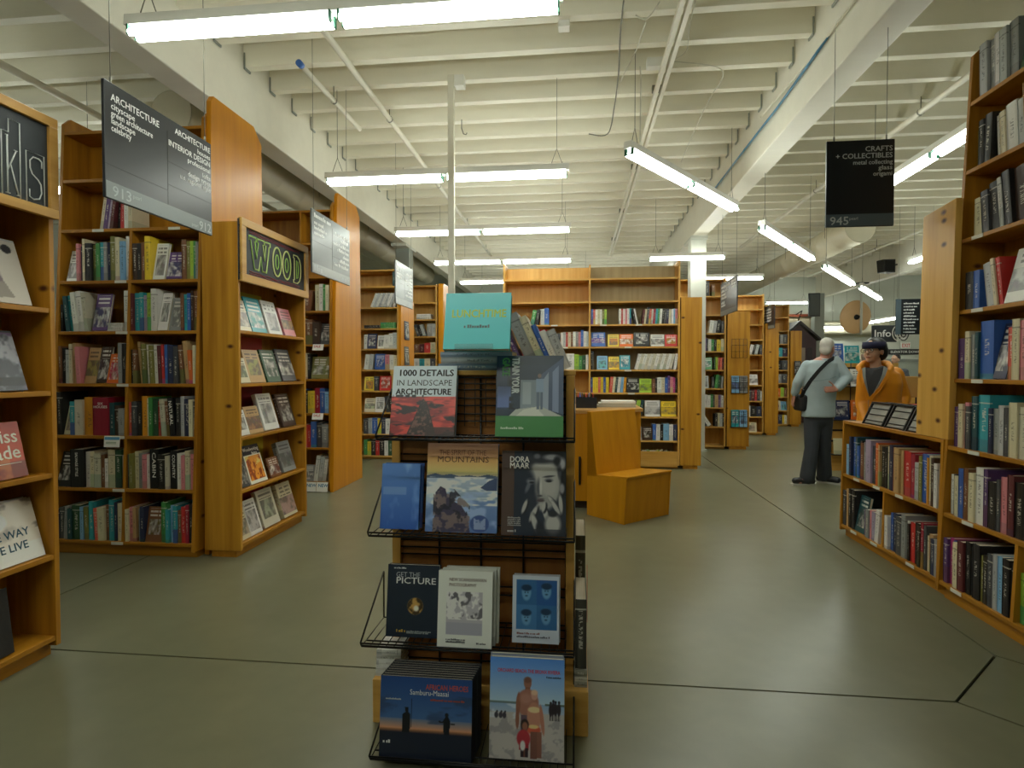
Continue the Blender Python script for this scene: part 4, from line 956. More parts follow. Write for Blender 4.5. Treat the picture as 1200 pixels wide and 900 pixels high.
# ------------------------------------------------------------------ painted covers (flat print built as vertex coloured sheets)
class Cv:
    def __init__(s, w, h, base, res=.0028):
        s.w, s.h = w, h; s.nx = max(8, int(w/res)); s.ny = max(8, int(h/res))
        s.a = np.zeros((s.ny, s.nx, 3)); s.a[:] = hexc(base)
        yy, xx = np.mgrid[0:s.ny, 0:s.nx]; s.x = xx/(s.nx-1); s.y = yy/(s.ny-1)   # y runs down
        s.rng = np.random.default_rng(5)
    def blend(s, m, c, op=1.0):
        c = np.array(hexc(c)) if isinstance(c, str) else np.asarray(c); m = np.clip(m, 0, 1)[..., None]*op; s.a = s.a*(1-m)+c*m; return s
    def rect(s, x0, y0, x1, y1, c, op=1.0): return s.blend(((s.x >= x0) & (s.x <= x1) & (s.y >= y0) & (s.y <= y1))*1.0, c, op)
    def ell(s, cx, cy, rx, ry, c, soft=.06, op=1.0, ang=0):
        dx = (s.x-cx)*s.w/s.h; dy = s.y-cy; ca, sa = math.cos(ang), math.sin(ang)
        u = (dx*ca+dy*sa)/(rx*s.w/s.h); v = (-dx*sa+dy*ca)/ry
        d = np.sqrt(u*u+v*v); return s.blend((1+soft-d)/(2*soft), c, op)
    def grad(s, y0, y1, c0, c1):
        t = np.clip((s.y-y0)/(y1-y0), 0, 1)[..., None]; g = np.array(hexc(c0))*(1-t)+np.array(hexc(c1))*t
        m = ((s.y >= y0) & (s.y <= y1))[..., None]; s.a = np.where(m, g, s.a); return s
    def poly(s, pts, c, op=1.0):
        ins = np.zeros(s.x.shape, bool); n = len(pts)
        for i in range(n):
            (x0, y0), (x1, y1) = pts[i], pts[(i+1) % n]
            if y0 == y1: continue
            k = ((s.y >= min(y0, y1)) & (s.y < max(y0, y1)) & (s.x < (x1-x0)*(s.y-y0)/(y1-y0)+x0)); ins ^= k
        return s.blend(ins*1.0, c, op)
    def noise(s, fx, fy, seed=1):
        r = np.random.default_rng(seed); g = r.random((fy+2, fx+2)); u = s.x*fx; v = s.y*fy
        i = u.astype(int); j = v.astype(int); fu = u-i; fv = v-j; fu = fu*fu*(3-2*fu); fv = fv*fv*(3-2*fv)
        return (g[j, i]*(1-fu)+g[j, i+1]*fu)*(1-fv)+(g[j+1, i]*(1-fu)+g[j+1, i+1]*fu)*fv
    def tex(s, mask, c, fx, fy, lo=.45, hi=.6, seed=1, op=1.0):
        n = .55*s.noise(fx, fy, seed)+.28*s.noise(2*fx+1, 2*fy+1, seed+20)+.17*s.noise(4*fx+3, 4*fy+3, seed+40); return s.blend(np.clip((n-lo)/(hi-lo), 0, 1)*mask, c, op)
    def band(s, x0, y0, x1, y1): return ((s.x >= x0) & (s.x <= x1) & (s.y >= y0) & (s.y <= y1))*1.0
    def sheet(s, parent, y=-.0008, name='cover_print', x0=0.0, z0=0.0):
        X = x0+s.x*s.w; Z = z0+(1-s.y)*s.h
        v = np.stack([X, np.full_like(X, y), Z], -1).reshape(-1, 3)
        idx = np.arange(s.nx*s.ny).reshape(s.ny, s.nx)
        f = np.stack([idx[1:, :-1], idx[1:, 1:], idx[:-1, 1:], idx[:-1, :-1]], -1).reshape(-1, 4)
        me = bpy.data.meshes.new(name); me.from_pydata(v.tolist(), [], f.tolist()); me.materials.append(PRINT)
        ca = me.color_attributes.new('Col', 'FLOAT_COLOR', 'POINT')
        a = np.clip(s.a, 0, 1); L = np.clip(np.where(a <= .04045, a/12.92, ((a+.055)/1.055)**2.4)*1.35, 0, .85)  # print lifted evenly, standing in for light from behind the viewer
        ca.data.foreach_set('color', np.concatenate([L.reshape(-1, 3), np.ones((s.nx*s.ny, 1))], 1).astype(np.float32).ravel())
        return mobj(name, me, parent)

def display_book(label, pos, w, h, t, lean, col, group, rotz=0.0, name='book', roll=0.0):
    """front-facing book, lower left corner of its cover at pos"""
    M = Matrix.Translation(pos) @ Matrix.Rotation(rotz, 4, 'Z') @ Matrix.Rotation(-lean, 4, 'X') @ Matrix.Rotation(roll, 4, 'Y')
    b = MB(); e = .0025
    b.box(0, w, 0, e, 0, h).box(0, w, t-e, t, 0, h).box(0, .004, e, t-e, 0, h)
    me = b.mesh('book', COVER)
    o = bpy.data.objects.new(name, me); C.objects.link(o); o.matrix_world = M; o.color = (*lin(hexc(col)), 1)
    tag(o, label, 'book', group)
    MB().box(.004, w-.004, e, t-e, .003, h-.003).build('page_block', PAGES, o)
    return o
def project_v(p):
    c = RW.T @ np.array([p[0], p[1], p[2]-EYE]); return CY-F_PX*c[1]/-c[2]
# ------------------------------------------------------------------ face-out books on the wood display
GW = 'books on the wood display'
def cap_book(case, k, x, w, h, t, c, label, lean=.3, y=.035, art=True, hx=None, group=None, x_rot=0.0):
    z = case['zs'][k]
    M = case['M'] @ Matrix.Translation((x, y, z+t*math.sin(lean))) @ Matrix.Rotation(-lean, 4, 'X')
    return put_book(M, w, h, t, RGB[c] if not hx else (*lin(hexc(hx)), 1), label, group or GW, art=art)
for k, x, w, h, t, c, lb in (
    (4, .04, .2, .25, .014, 'cr', 'cream book half hidden at the near end, top shelf of wood display'),
    (4, .25, .22, .29, .012, 'te', 'green magazine with white masthead, top shelf of wood display'),
    (4, .50, .22, .29, .02, 'wh', 'white book of small photos, top shelf of wood display'),
    (4, .76, .2, .25, .022, 'pk', 'pink edged book at the far end, top shelf of wood display'),
    (3, .04, .18, .2, .016, 'cr', 'small beige book at the near end, second shelf of wood display'),
    (3, .21, .23, .27, .018, 'tn', 'tan cover showing hands at work, second shelf of wood display'),
    (3, .47, .22, .28, .016, 'dn', 'dark green book, second shelf of wood display'),
    (3, .72, .24, .29, .03, 'dg', 'thick charcoal book at the far end, second shelf of wood display'),
    (2, .04, .16, .2, .014, 'wh', 'small white book at the near end, middle shelf of wood display'),
    (2, .20, .2, .22, .014, 'tn', 'tan woodcut cover book, middle shelf of wood display'),
    (2, .42, .23, .31, .034, 'wh', 'thick white book with red photo collage, middle shelf of wood display'),
    (2, .72, .23, .3, .026, 'db', 'dark brown timber cover book, middle shelf of wood display'),
    (1, .04, .15, .26, .016, 'dg', 'dark book of faces at the near end, fourth shelf of wood display'),
    (1, .51, .17, .17, .012, 'br', 'small brown book lying low, fourth shelf of wood display'),
    (1, .72, .22, .27, .045, 'gy', 'thick grey blue book with red spine foot, fourth shelf of wood display'),
    (0, .04, .17, .26, .014, 'cr', 'cream book at the near end, bottom shelf of wood display'),
    (0, .19, .18, .28, .014, 'wh', 'white book of dark photos, bottom shelf of wood display'),
    (0, .40, .25, .31, .034, 'iv', 'thick white woodworking book with photo grid, bottom shelf of wood display'),
    (0, .72, .24, .3, .045, 'cr', 'thick cream book with navy spine, bottom shelf of wood display')):
    cap_book(WD, k, x, w, h, t, c, lb)
o = cap_book(WD, 1, .21, .24, .31, .02, 'wh', 'orange and black woodworking book, fourth shelf of wood display', art=False)
cv = Cv(.24, .31, 'e8dcc0', .004); cv.rect(0, 0, 1, .26, '1c1a1e').rect(.06, .28, .94, .92, 'd8882c')
cv.tex(cv.band(.06, .28, .94, .92), '8a3c14', 6, 6, .5, .6, 2).tex(cv.band(.06, .28, .94, .7), 'e8b868', 5, 9, .55, .65, 4)
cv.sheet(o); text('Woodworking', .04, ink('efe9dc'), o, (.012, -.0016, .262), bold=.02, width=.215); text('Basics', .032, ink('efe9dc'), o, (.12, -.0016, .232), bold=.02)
# ---- chalkboard display at the left edge
GK = 'books on the chalkboard display'
o = cap_book(KS, 4, .60, .37, .315, .02, 'lg', 'pale grey photo book on the upper shelf at the left edge', .3, .03, False, group=GK)
cv = Cv(.37, .31, 'b4aea4', .005); cv.ell(.3, .6, .3, .35, '8d857c', .2).ell(.2, .62, .18, .22, 'c4bcb0', .3).poly([(.1, .98), (.3, .5), (.6, .35), (.8, .9)], '6e665e', .7).ell(.86, .13, .07, .07, '1d1d22', .05).tex(cv.band(0, .4, .7, 1), '5c4a5c', 5, 5, .55, .7, 3, .6); cv.sheet(o)
o = cap_book(KS, 3, .58, .36, .29, .025, 'dg', 'dark photo book below the pale grey book, left edge', .3, .03, False, group=GK)
cv = Cv(.36, .28, '3a3c44', .005); cv.tex(1.0, '8a8a92', 6, 5, .5, .65, 4).rect(0, .78, 1, .92, '1a1a1e').tex(1.0, '5a4466', 4, 4, .6, .7, 8); cv.sheet(o)
o = cap_book(KS, 2, .575, .36, .26, .03, 'rd', 'orange red book with large white title at the left edge', .22, .03, False, hx='a8361c', group=GK)
cv = Cv(.36, .26, '9c3010', .005); cv.grad(0, .7, '982a0e', 'a83c14').rect(0, .72, 1, 1, '6c2410').tex(cv.band(0, .62, .8, 1), 'b06a34', 4, 4, .5, .7, 3, .7); cv.sheet(o)
LT = ink('f0ead8')
text('Swiss', .088, LT, o, (.345, -.0018, .165), 'RIGHT', bold=.012); text('Made', .088, LT, o, (.345, -.0018, .09), 'RIGHT', bold=.012)
MB().box(.08, .34, -.0018, -.001, .066, .069).build('rule', LT, o)
for i in range(3):
    o = cap_book(KS, 1, .635+.006*i, .38, .29, .02, 'wh', 'white book with blue title, %s stack, left edge' % ('front of its', 'second in its', 'last in its')[i], .28, .03+.024*i, False, group=GK)
    if i == 0:
        cv = Cv(.38, .29, 'cfc8bc', .005); cv.tex(1.0, 'a8a096', 4, 4, .5, .7, 6).ell(.5, .3, .12, .14, 'e8e4dc', .2).rect(0, .7, 1, 1, 'dcd6ca').tex(cv.band(.4, 0, 1, .5), '7c746c', 5, 5, .6, .7, 9); cv.sheet(o)
        b = ink('1e4a5c'); text('THE WAY', .052, b, o, (.1, -.0018, .12), bold=.02); text('WE LIVE', .052, b, o, (.12, -.0018, .06), bold=.02)
cap_book(KS, 0, .45, .4, .3, .06, 'bk', 'large black boxed book on the bottom shelf, left edge', .12, .03, False, group=GK)

# ------------------------------------------------------------------ wire display rack
RK = thing('display_rack', 'wooden display rack with black wire shelves in the foreground', 'display rack', (0, 0, 0))
XL, XR, YG, YB, RT_Z = -.765, -.005, 2.37, 2.86, 1.40
MB().box(-.80, .05, 2.2, 3.02, 0, .175).build('plinth', PINE_CLEAN[0], RK, bevel=.004)
for x in (XL, XR-.035): MB().box(x, x+.035, YG-.02, YB, .175, RT_Z-.02).build('side_panel', PINE_CLEAN[2], RK, bevel=.003)
MB().box(XL+.035, XR-.035, YG+.012, YG+.03, .175, RT_Z-.02).build('front_panel', wood('rack_board', 'a06c34', '8a5826', 2, 0, .5), RK)
MB().box(XL+.035, XR-.035, YB-.03, YB-.012, .175, RT_Z-.02).build('rear_panel', PINE_CLEAN[2], RK)
MB().box(XL-.005, XR+.005, YG-.02, YB+.01, RT_Z-.02, RT_Z).build('top_board', PINE_CLEAN[0], RK, bevel=.003)
b = MB(); gy = YG-.002
GXL, GXR = XL+.02, XR-.032
for i in range(5):
    x = GXL+(GXR-GXL)*i/4
    b.tube([(x, gy, .12), (x, gy, RT_Z-.03)], .0045 if 0 < i < 4 else .007, 6)
for z in (.16, .19, .30, .335, .47, .505, .63, .66, .69, .89, .92, 1.02, 1.05, 1.19, 1.22, 1.255, 1.285, 1.32, 1.345, 1.37):
    b.tube([(GXL, gy-.006, z), (GXR, gy-.006, z)], .0035, 5)
for i in range(16):
    x = GXL+(GXR-GXL)*(i+.5)/16; b.tube([(x, gy-.008, 1.17), (x, gy-.008, 1.37)], .0022, 4)
b.build('wire_grid', BLACKM, RK)
SZ = [.03, .36, .765, 1.137]
def wire_shelf(z, yf, x0, x1, rise, tilt):
    b = MB(); r = .0035; back = gy-.01; zb = z+tilt
    b.tube([(x0, yf, z-.004), (x1, yf, z-.004)], r*1.3, 6); b.tube([(x0, back, z-.004-tilt), (x1, back, z-.004-tilt)], r, 5)
    b.tube([(x0, yf+.05, z-.006-tilt*.3), (x1, yf+.05, z-.006-tilt*.3)], r, 5)
    n = 26
    for i in range(n+1):
        x = x0+(x1-x0)*i/n; b.tube([(x, yf, z-.005), (x, back, z-.005-tilt)], .002, 4)
    b.tube([(x0, yf-.012, z+rise), (x1, yf-.012, z+rise)], r, 5)
    for x in (x0, x1): b.tube([(x, yf, z-.004), (x, yf-.012, z+rise), (x, back, z+.19), (x, back, z-.004)], r, 5)
    return b.build('wire_shelf', BLACKM, RK)
wire_shelf(SZ[3], 2.165, XL, XR+.0, .012, .0)
wire_shelf(SZ[2], 2.155, XL-.03, XR, .012, .0)
wire_shelf(SZ[1], 2.10, XL-.04, XR, .012, .0)
wire_shelf(SZ[0], 1.955, XL+.045, XR, .012, .0)
GR = 'books on the wire display rack'
def rack_book(label, u0, u1, vb, vt, k, t, col, lean=.2, z0=None, roll=0.0, dy=0.0, dx=0.0):
    z = z0 if z0 is not None else SZ[k]
    um = (u0+u1)/2; Y0 = G(um, vb, z).y; p0 = atY(u0, vb, Y0); p1 = atY(u1, vb, Y0); w = p1.x-p0.x
    lo, hi = .05, .8
    for _ in range(40):
        h = (lo+hi)/2; v = project_v((p0.x, Y0+h*math.sin(lean), z+h*math.cos(lean)))
        if v > vt: lo = h
        else: hi = h
    o = display_book(label, (p0.x+dx, Y0+dy, z), w, h, t, lean, col, GR, roll=roll)
    return o, w, h
# 1 landscape architecture
o, w, h = rack_book('book with red landscape and pyramid, left on top wire shelf', 456, 532, 511, 429, 3, .035, 'b9c2d6', .24)
cv = Cv(w, h, 'c0cae4', .0022); cv.rect(0, .44, 1, 1, '8a2c2c').tex(cv.band(0, .44, 1, 1), 'c8483c', 3, 14, .45, .6, 3).tex(cv.band(0, .5, 1, 1), '2a1c1e', 4, 12, .55, .65, 7).tex(cv.band(.55, .6, 1, .85), 'e8c8c0', 3, 10, .6, .66, 5)
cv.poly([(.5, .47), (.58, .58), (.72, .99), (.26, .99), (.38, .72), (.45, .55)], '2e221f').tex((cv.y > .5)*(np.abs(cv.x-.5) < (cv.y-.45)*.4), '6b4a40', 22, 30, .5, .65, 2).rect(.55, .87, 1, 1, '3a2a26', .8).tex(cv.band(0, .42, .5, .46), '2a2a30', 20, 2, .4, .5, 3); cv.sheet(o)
b_ = ink('17171c'); 
text('1000 DETAILS', .037, b_, o, (w*.08, -.0016, h*.855), bold=.035, width=w*.84); text('IN LANDSCAPE', .034, b_, o, (w*.06, -.0016, h*.715), width=w*.86); text('ARCHITECTURE', .035, b_, o, (w*.06, -.0016, h*.585), bold=.035, width=w*.86)
# 2 train your gaze
o, w, h = rack_book('book with figure in corridor and green foot, right on top wire shelf', 580, 660, 513, 417, 3, .022, '22303e', .2)
cv = Cv(w, h, '2a3644', .0022); cv.rect(0, .74, 1, 1, '3f7a44').rect(0, .0, .16, .66, '2c3c58').rect(.02, .38, .22, .64, '5a6c9c').rect(.2, 0, 1, .12, '26323e').rect(.36, .3, .66, .66, '7c8790').rect(.4, .33, .52, .6, '99a3a8').poly([(.66, .24), (1, .02), (1, .72), (.66, .64)], '46536a').poly([(.7, .3), (.78, .2), (.78, .68), (.7, .65)], '8d98a8').poly([(.84, .2), (.93, .12), (.93, .7), (.84, .68)], '7a86a0').poly([(.3, .66), (.66, .62), (.98, .74), (.2, .74)], 'a8aca4').poly([(.42, .66), (.6, .63), (.72, .74), (.3, .74)], 'c4c6bc')
cv.ell(.645, .25, .028, .028, '7c6a62', .1).poly([(.6, .29), (.7, .29), (.71, .45), (.6, .45)], '8496ac').rect(.605, .45, .645, .66, '5c6878').rect(.66, .45, .695, .66, '566274').tex(cv.band(.2, .3, .36, .66), '10161c', 6, 8, .45, .55, 4).rect(.12, .06, .3, .13, '3f5468', .6); cv.sheet(o)
text('TRAIN YOUR', .042, ink('eef2f2'), o, (w*.235, -.0016, h*.975), bold=.035, width=h*.44, rot=(0, PI/2, 0)); text('GAZE', .042, ink('62b066'), o, (w*.09, -.0016, h*.975), bold=.035, width=h*.22, rot=(0, PI/2, 0))
scribble(o, ink('c8dcc4'), w*.08, w*.4, h*.1, .01, -.0016, 1, rng)
# 3 blue cover at the left
for i in range(2):
    o, w, h = rack_book('blue glossy book at the left end of second wire shelf' if i == 0 else 'hidden copy behind the blue glossy book, second wire shelf', 445, 490, 620, 543, 2, .02, '3c66b0', .16, dy=.024*i, dx=.006*i)
    if i == 0:
        cv = Cv(w, h, '4a74bc', .003); cv.grad(0, 1, '5c84c4', '3058a4').tex(1.0, '8cb0e0', 3, 2, .55, .8, 3, .7).rect(.05, .36, .65, .48, '7c9ac8', .6); cv.sheet(o)
# 4 spirit of the mountains
o, w, h = rack_book('mountain sunrise book in the middle of second wire shelf', 498, 582, 624, 519, 2, .03, '5a76a0', .16)
cv = Cv(w, h, '6a86b0', .002); cv.grad(0, .16, '7c5a48', 'b88a60').grad(.16, .33, 'c89a60', 'e8c07c').grad(.33, .40, 'e8c890', 'c8c0b8').grad(.40, .64, 'a8b4c4', '8096b0').grad(.64, 1.01, '6c86b4', '5470a4')
cv.poly([(0, .37), (.12, .345), (.22, .365), (.34, .35), (.46, .375), (.6, .36), (.72, .375), (.86, .35), (1, .37), (1, .40), (0, .40)], '4c5c74').tex(cv.band(0, .38, 1, .70), 'e6e6e2', 4, 14, .46, .6, 3).tex(cv.band(0, .55, 1, 1), '9cb2d6', 4, 9, .5, .68, 6, .8)
cv.poly([(.76, .50), (.88, .42), (1, .38), (1, .53), (.84, .53)], '3e4c6c').poly([(.1, 1), (.14, .74), (.13, .56), (.2, .49), (.27, .52), (.3, .6), (.4, .66), (.5, .70), (.58, .8), (.63, 1)], '3e3a50')
m_ = (cv.y > .5)*(cv.x < .62)*(cv.x > .1)*((cv.y-.5) > (np.abs(cv.x-.25)-.12)*.8); cv.tex(m_, '7a6a68', 9, 12, .5, .6, 9, .85).tex(m_, '23222e', 11, 14, .55, .63, 12, .8)
cv.ell(.76, .9, .13, .095, '3a4f86', .06).tex(cv.band(.68, .84, .84, .96), 'a8b4d0', 8, 16, .52, .6, 4, .7)
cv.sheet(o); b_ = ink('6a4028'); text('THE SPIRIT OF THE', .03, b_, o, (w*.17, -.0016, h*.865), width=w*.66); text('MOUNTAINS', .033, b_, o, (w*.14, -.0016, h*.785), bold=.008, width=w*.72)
# 5 portrait book (generic portrait)
o, w, h = rack_book('black and white portrait book at the right of second wire shelf', 587, 663, 628, 528, 2, .024, '20242e', .14)
cv = Cv(w, h, '1e2430', .0018); cv.rect(0, 0, .19, 1, '4a3a34').rect(.19, 0, 1, 1, '232a38')
cv.ell(.74, .16, .3, .2, '15171d', .15).ell(.92, .32, .14, .26, '15171d', .2)
cv.ell(.66, .40, .25, .30, '8e8e8c', .10).ell(.66, .24, .2, .13, 'a9a8a4', .35).ell(.74, .40, .14, .16, 'a2a19d', .4).ell(.63, .60, .13, .08, '8a8a88', .3)
cv.ell(.40, .47, .13, .26, '232a38', .25).ell(.47, .62, .1, .12, '2a303c', .35).ell(.45, .36, .06, .035, '6c7078', .4).ell(.41, .43, .03, .07, '5a5f6a', .4, 1, .4)
for (cx_, cy_, rx_, ry_, c_) in ((.62, .10, .22, .05, '2c2e36'), (.78, .07, .12, .035, '8c8c90'), (.94, .15, .05, .07, '9c9ca0'), (.86, .11, .05, .05, '1a1c22'), (.55, .06, .05, .03, '5c5e66'), (.9, .24, .03, .08, '3c3e46')): cv.ell(cx_, cy_, rx_, ry_, c_, .4)
cv.ell(.735, .30, .085, .012, '3a3a40', .4, 1, -.12).ell(.735, .345, .06, .022, '5a5a60', .4).ell(.735, .355, .042, .014, '1e1e24', .3).ell(.46, .335, .05, .012, '3a3e48', .4).ell(.47, .375, .035, .012, '1c1e26', .4)
cv.ell(.575, .44, .028, .10, '4a4c54', .5).ell(.61, .43, .02, .09, 'bab8b4', .5).ell(.595, .53, .04, .012, '44444a', .4).ell(.61, .585, .06, .016, '4a4044', .3).ell(.62, .565, .045, .008, '5c5456', .4).ell(.62, .65, .06, .035, '9c9b98', .4)
cv.ell(.94, .44, .035, .06, '84848a', .3)
for (cx_, cy_, rx_, ry_, an) in ((.36, .66, .028, .085, .35), (.50, .74, .034, .10, .45), (.53, .86, .045, .13, -.35), (.80, .60, .03, .10, -.75), (.84, .66, .032, .10, -.55), (.92, .62, .03, .11, -.1), (.70, .76, .04, .12, -.35), (.80, .86, .12, .12, 0), (.66, .66, .026, .06, .2)):
    cv.ell(cx_+.02, cy_+.012, rx_*1.3, ry_*1.08, '24262e', .2, 1, an).ell(cx_, cy_, rx_, ry_, 'a6a5a2', .25, 1, an)
cv.ell(.80, .74, .07, .035, '26282f', .3).ell(.6, .92, .06, .1, '20242e', .3)
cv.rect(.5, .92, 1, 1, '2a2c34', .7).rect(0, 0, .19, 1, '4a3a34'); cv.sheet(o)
text('DORA', .032, ink('e8e6e0'), o, (w*.12, -.0016, h*.865), bold=.02, width=w*.3); text('MAAR', .032, ink('e8e6e0'), o, (w*.12, -.0016, h*.79), bold=.02, width=w*.3)
for i in range(5): scribble(o, ink('a8a8a8'), w*.1, w*.32, h*(.2-.022*i), .006, -.0016, .9, rng)
scribble(o, ink('c8c8c8'), w*.1, w*.22, h*.04, .01, -.0016, 1, rng)
# 6 get the picture
o, w, h = rack_book('dark navy book with a gold disc, left on third wire shelf', 452, 513, 747, 661, 1, .028, '161c26', .14)
cv = Cv(w, h, '182230', .0022); cv.ell(.55, .57, .15, .115, 'b08a4a', .08).tex(((cv.x-.55)**2/.022+(cv.y-.57)**2/.013 < 1)*1.0, '3a2a14', 7, 9, .5, .6, 4).ell(.57, .6, .05, .04, 'd8d0c0', .3); cv.sheet(o)
text('GET THE', .027, ink('b8bcc0'), o, (w*.16, -.0016, h*.83), width=w*.46); text('PICTURE', .034, LET, o, (w*.16, -.0016, h*.74), bold=.012, width=w*.76)
scribble(o, ink('c8a040'), w*.2, w*.38, h*.07, .011, -.0016, 1, rng); scribble(o, ink('98a0a0'), w*.4, w*.86, h*.075, .006, -.0016, 1, rng); scribble(o, ink('98a0a0'), w*.4, w*.8, h*.055, .006, -.0016, 1, rng); scribble(o, LET, w*.12, w*.34, h*.945, .006, -.0016, 1, rng)
# 7 new scandinavian photography, three copies
for i in range(3):
    o, w, h = rack_book('white photography book, %s, third wire shelf' % ('front of its stack of three', 'middle of its stack of three', 'back of its stack of three')[i], 512, 576, 759, 668, 1, .02, 'c9ccc4', .13, dy=.024*i, dx=.010*i)
    if i == 0:
        cv = Cv(w, h, 'cdd0ca', .0022); cv.rect(.16, .27, .82, .84, 'a8a6ae').tex(cv.band(.16, .27, .82, .64), 'e4e2e4', 8, 8, .5, .6, 2).tex(cv.band(.16, .27, .82, .62), '5c5a62', 9, 9, .58, .66, 6).rect(.16, .68, .82, .84, '8a8ca0', .5); cv.sheet(o)
        b_ = ink('6c4a44'); text('NEW SCANDINAVIAN', .017, b_, o, (w*.2, -.0016, h*.865), bold=.01, width=w*.68); text('PHOTOGRAPHY', .017, b_, o, (w*.2, -.0016, h*.795), bold=.01, width=w*.5)
        for i_ in range(2): scribble(o, ink('50505a'), w*.16, w*.5, h*(.09-.03*i_), .007, -.0016, 1, rng)
        scribble(o, ink('50505a'), w*.72, w*.88, h*.05, .007, -.0016, 1, rng)
# 8 blue portrait sheet book
for i in range(2):
    o, w, h = rack_book('pale book with four blue faces, right on third wire shelf' if i == 0 else 'copy behind the pale book with blue faces, third wire shelf', 600, 655, 754, 674, 1, .014, 'b8bcc4', .13, dy=.016*i, dx=.004*i)
    if i == 0:
        cv = Cv(w, h, 'b4bcc8', .0022); cv.rect(.08, .06, .95, .8, '2c5c8c').rect(.52, .06, .95, .43, '24508a').rect(.08, .43, .52, .8, '3a6c9c')
        for cx_, cy_ in ((.3, .25), (.73, .22), (.3, .62), (.72, .6)): cv.ell(cx_, cy_, .1, .12, '5c8ab0', .15).ell(cx_, cy_-.07, .11, .05, '16304c', .2).ell(cx_-.03, cy_, .015, .01, '16304c', .3).ell(cx_+.03, cy_, .015, .01, '16304c', .3).ell(cx_, cy_+.05, .03, .01, '16304c', .3)
        cv.sheet(o); scribble(o, ink('8a5a5a'), w*.1, w*.6, h*.13, .008, -.0016, 1, rng); scribble(o, ink('5a5a6a'), w*.1, w*.8, h*.08, .008, -.0016, 1, rng)
# 9 large landscape-format stack
for i in range(8):
    o, w, h = rack_book('dusk savanna book in front of the bottom shelf stack' if i == 0 else 'dark copy behind the dusk savanna book, %s of its stack' % ORD[i], 444, 552, 893, 791, 0, .014, '141a26', .1, dy=.0155*i, dx=.002*i)
    if i == 0:
        cv = Cv(w, h, '18243c', .0024); cv.grad(0, .5, '1c3c74', '3a5c8c').grad(.5, .62, '5a6c88', 'c08868').grad(.62, .66, 'b07850', '3a2c30').rect(0, .66, 1, 1, '121a2c').tex(cv.band(0, .2, 1, .55), '2a3c5c', 3, 8, .55, .7, 5, .7)
        cv.poly([(.25, .66), (.25, .45), (.28, .42), (.27, .36), (.31, .36), (.315, .42), (.335, .45), (.33, .66)], '0c1018').rect(.345, .26, .352, .6, '0c1018').poly([(.7, .66), (.69, .5), (.72, .45), (.745, .45), (.77, .5), (.76, .66)], '0c1018').ell(.73, .43, .02, .025, '0c1018', .2).poly([(.64, .5), (.82, .53), (.82, .545), (.64, .52)], '0c1018'); cv.sheet(o)
        text('AFRICAN HEROES', .026, ink('c8502c'), o, (w*.96, -.0016, h*.86), 'RIGHT', bold=.01, width=w*.46); text('Samburu-Maasai', .026, LET, o, (w*.75, -.0016, h*.79), 'RIGHT', width=w*.42)
        scribble(o, ink('b05030'), w*.55, w*.92, h*.73, .007, -.0016, 1, rng); scribble(o, LETD, w*.06, w*.22, h*.72, .006, -.0016, 1, rng); scribble(o, LET, w*.04, w*.1, h*.2, .012, -.0016, 1, rng)
# 10 beach book
for i in range(2):
    o, w, h = rack_book('tall beach photo book at the right of the bottom wire shelf' if i == 0 else 'copy behind the tall beach photo book, bottom wire shelf', 573, 661, 891, 769, 0, .022, '8a93a8', .12, dy=.026*i, dx=-.003*i)
    if i == 0:
        cv = Cv(w, h, '9aa0a8', .0018); cv.grad(0, .45, '4c80cc', 'a4bce0').grad(.45, .54, '7c98bc', '98a8bc').grad(.54, 1.01, 'a8a4a4', 'b0aaa6').tex(cv.band(0, .53, 1, 1), '7c7880', 10, 14, .52, .62, 3, .6).tex(cv.band(0, .45, .4, .6), 'c0c8d4', 5, 12, .5, .6, 5, .7)
        cv.rect(0, .435, .36, .455, '46544c', .7).rect(.74, .44, 1, .462, '3c4a3c', .8)
        for cx_, hh_ in ((.82, .43), (.855, .41), (.885, .42), (.93, .42)): cv.ell(cx_, hh_, .016, .015, '1c1a20', .2).ell(cx_, hh_+.07, .026, .06, '241e26', .15).rect(cx_-.014, .5, cx_-.003, .6, '241e26').rect(cx_+.004, .5, cx_+.014, .6, '241e26')
        for cx_ in (.09, .15, .2): cv.ell(cx_, .575, .026, .03, '33303c', .2).ell(cx_+.01, .54, .012, .012, '33303c', .2)
        cv.ell(.51, .245, .052, .058, '8a5e50', .12).ell(.51, .215, .05, .03, '6c4a40', .3).rect(.475, .285, .545, .33, '7c5244').ell(.51, .44, .15, .135, '96675a', .08).ell(.385, .46, .03, .12, '845646', .12, 1, .05).ell(.375, .6, .025, .1, '7c5042', .12).ell(.49, .40, .08, .05, 'a4766a', .4).rect(.42, .56, .58, .72, '5a4a58').rect(.44, .7, .5, .97, '6a4438')
        cv.ell(.6, .36, .045, .05, 'b88c80', .12).ell(.6, .335, .045, .026, 'c8a890', .3).ell(.6, .57, .095, .14, 'ac7a68', .08).ell(.6, .505, .085, .03, 'd8bc90', .15).ell(.595, .70, .095, .045, 'b4503c', .15).ell(.59, .67, .07, .02, 'd8b880', .2).ell(.705, .6, .026, .15, 'a06c5c', .12, 1, -.12).rect(.55, .72, .64, .98, '704a42').rect(.64, .72, .70, .97, '7c5248')
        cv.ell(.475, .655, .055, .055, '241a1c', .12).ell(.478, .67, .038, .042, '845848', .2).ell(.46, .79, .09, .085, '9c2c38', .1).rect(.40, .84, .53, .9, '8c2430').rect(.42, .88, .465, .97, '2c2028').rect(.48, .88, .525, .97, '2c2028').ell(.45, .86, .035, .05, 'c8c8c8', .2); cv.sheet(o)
        text('ORCHARD BEACH: THE BRONX RIVIERA', .018, ink('c83848'), o, (w*.1, -.0016, h*.855), bold=.015, width=w*.84); scribble(o, ink('2a2a3a'), w*.76, w*.94, h*.815, .006, -.0016, 1, rng)
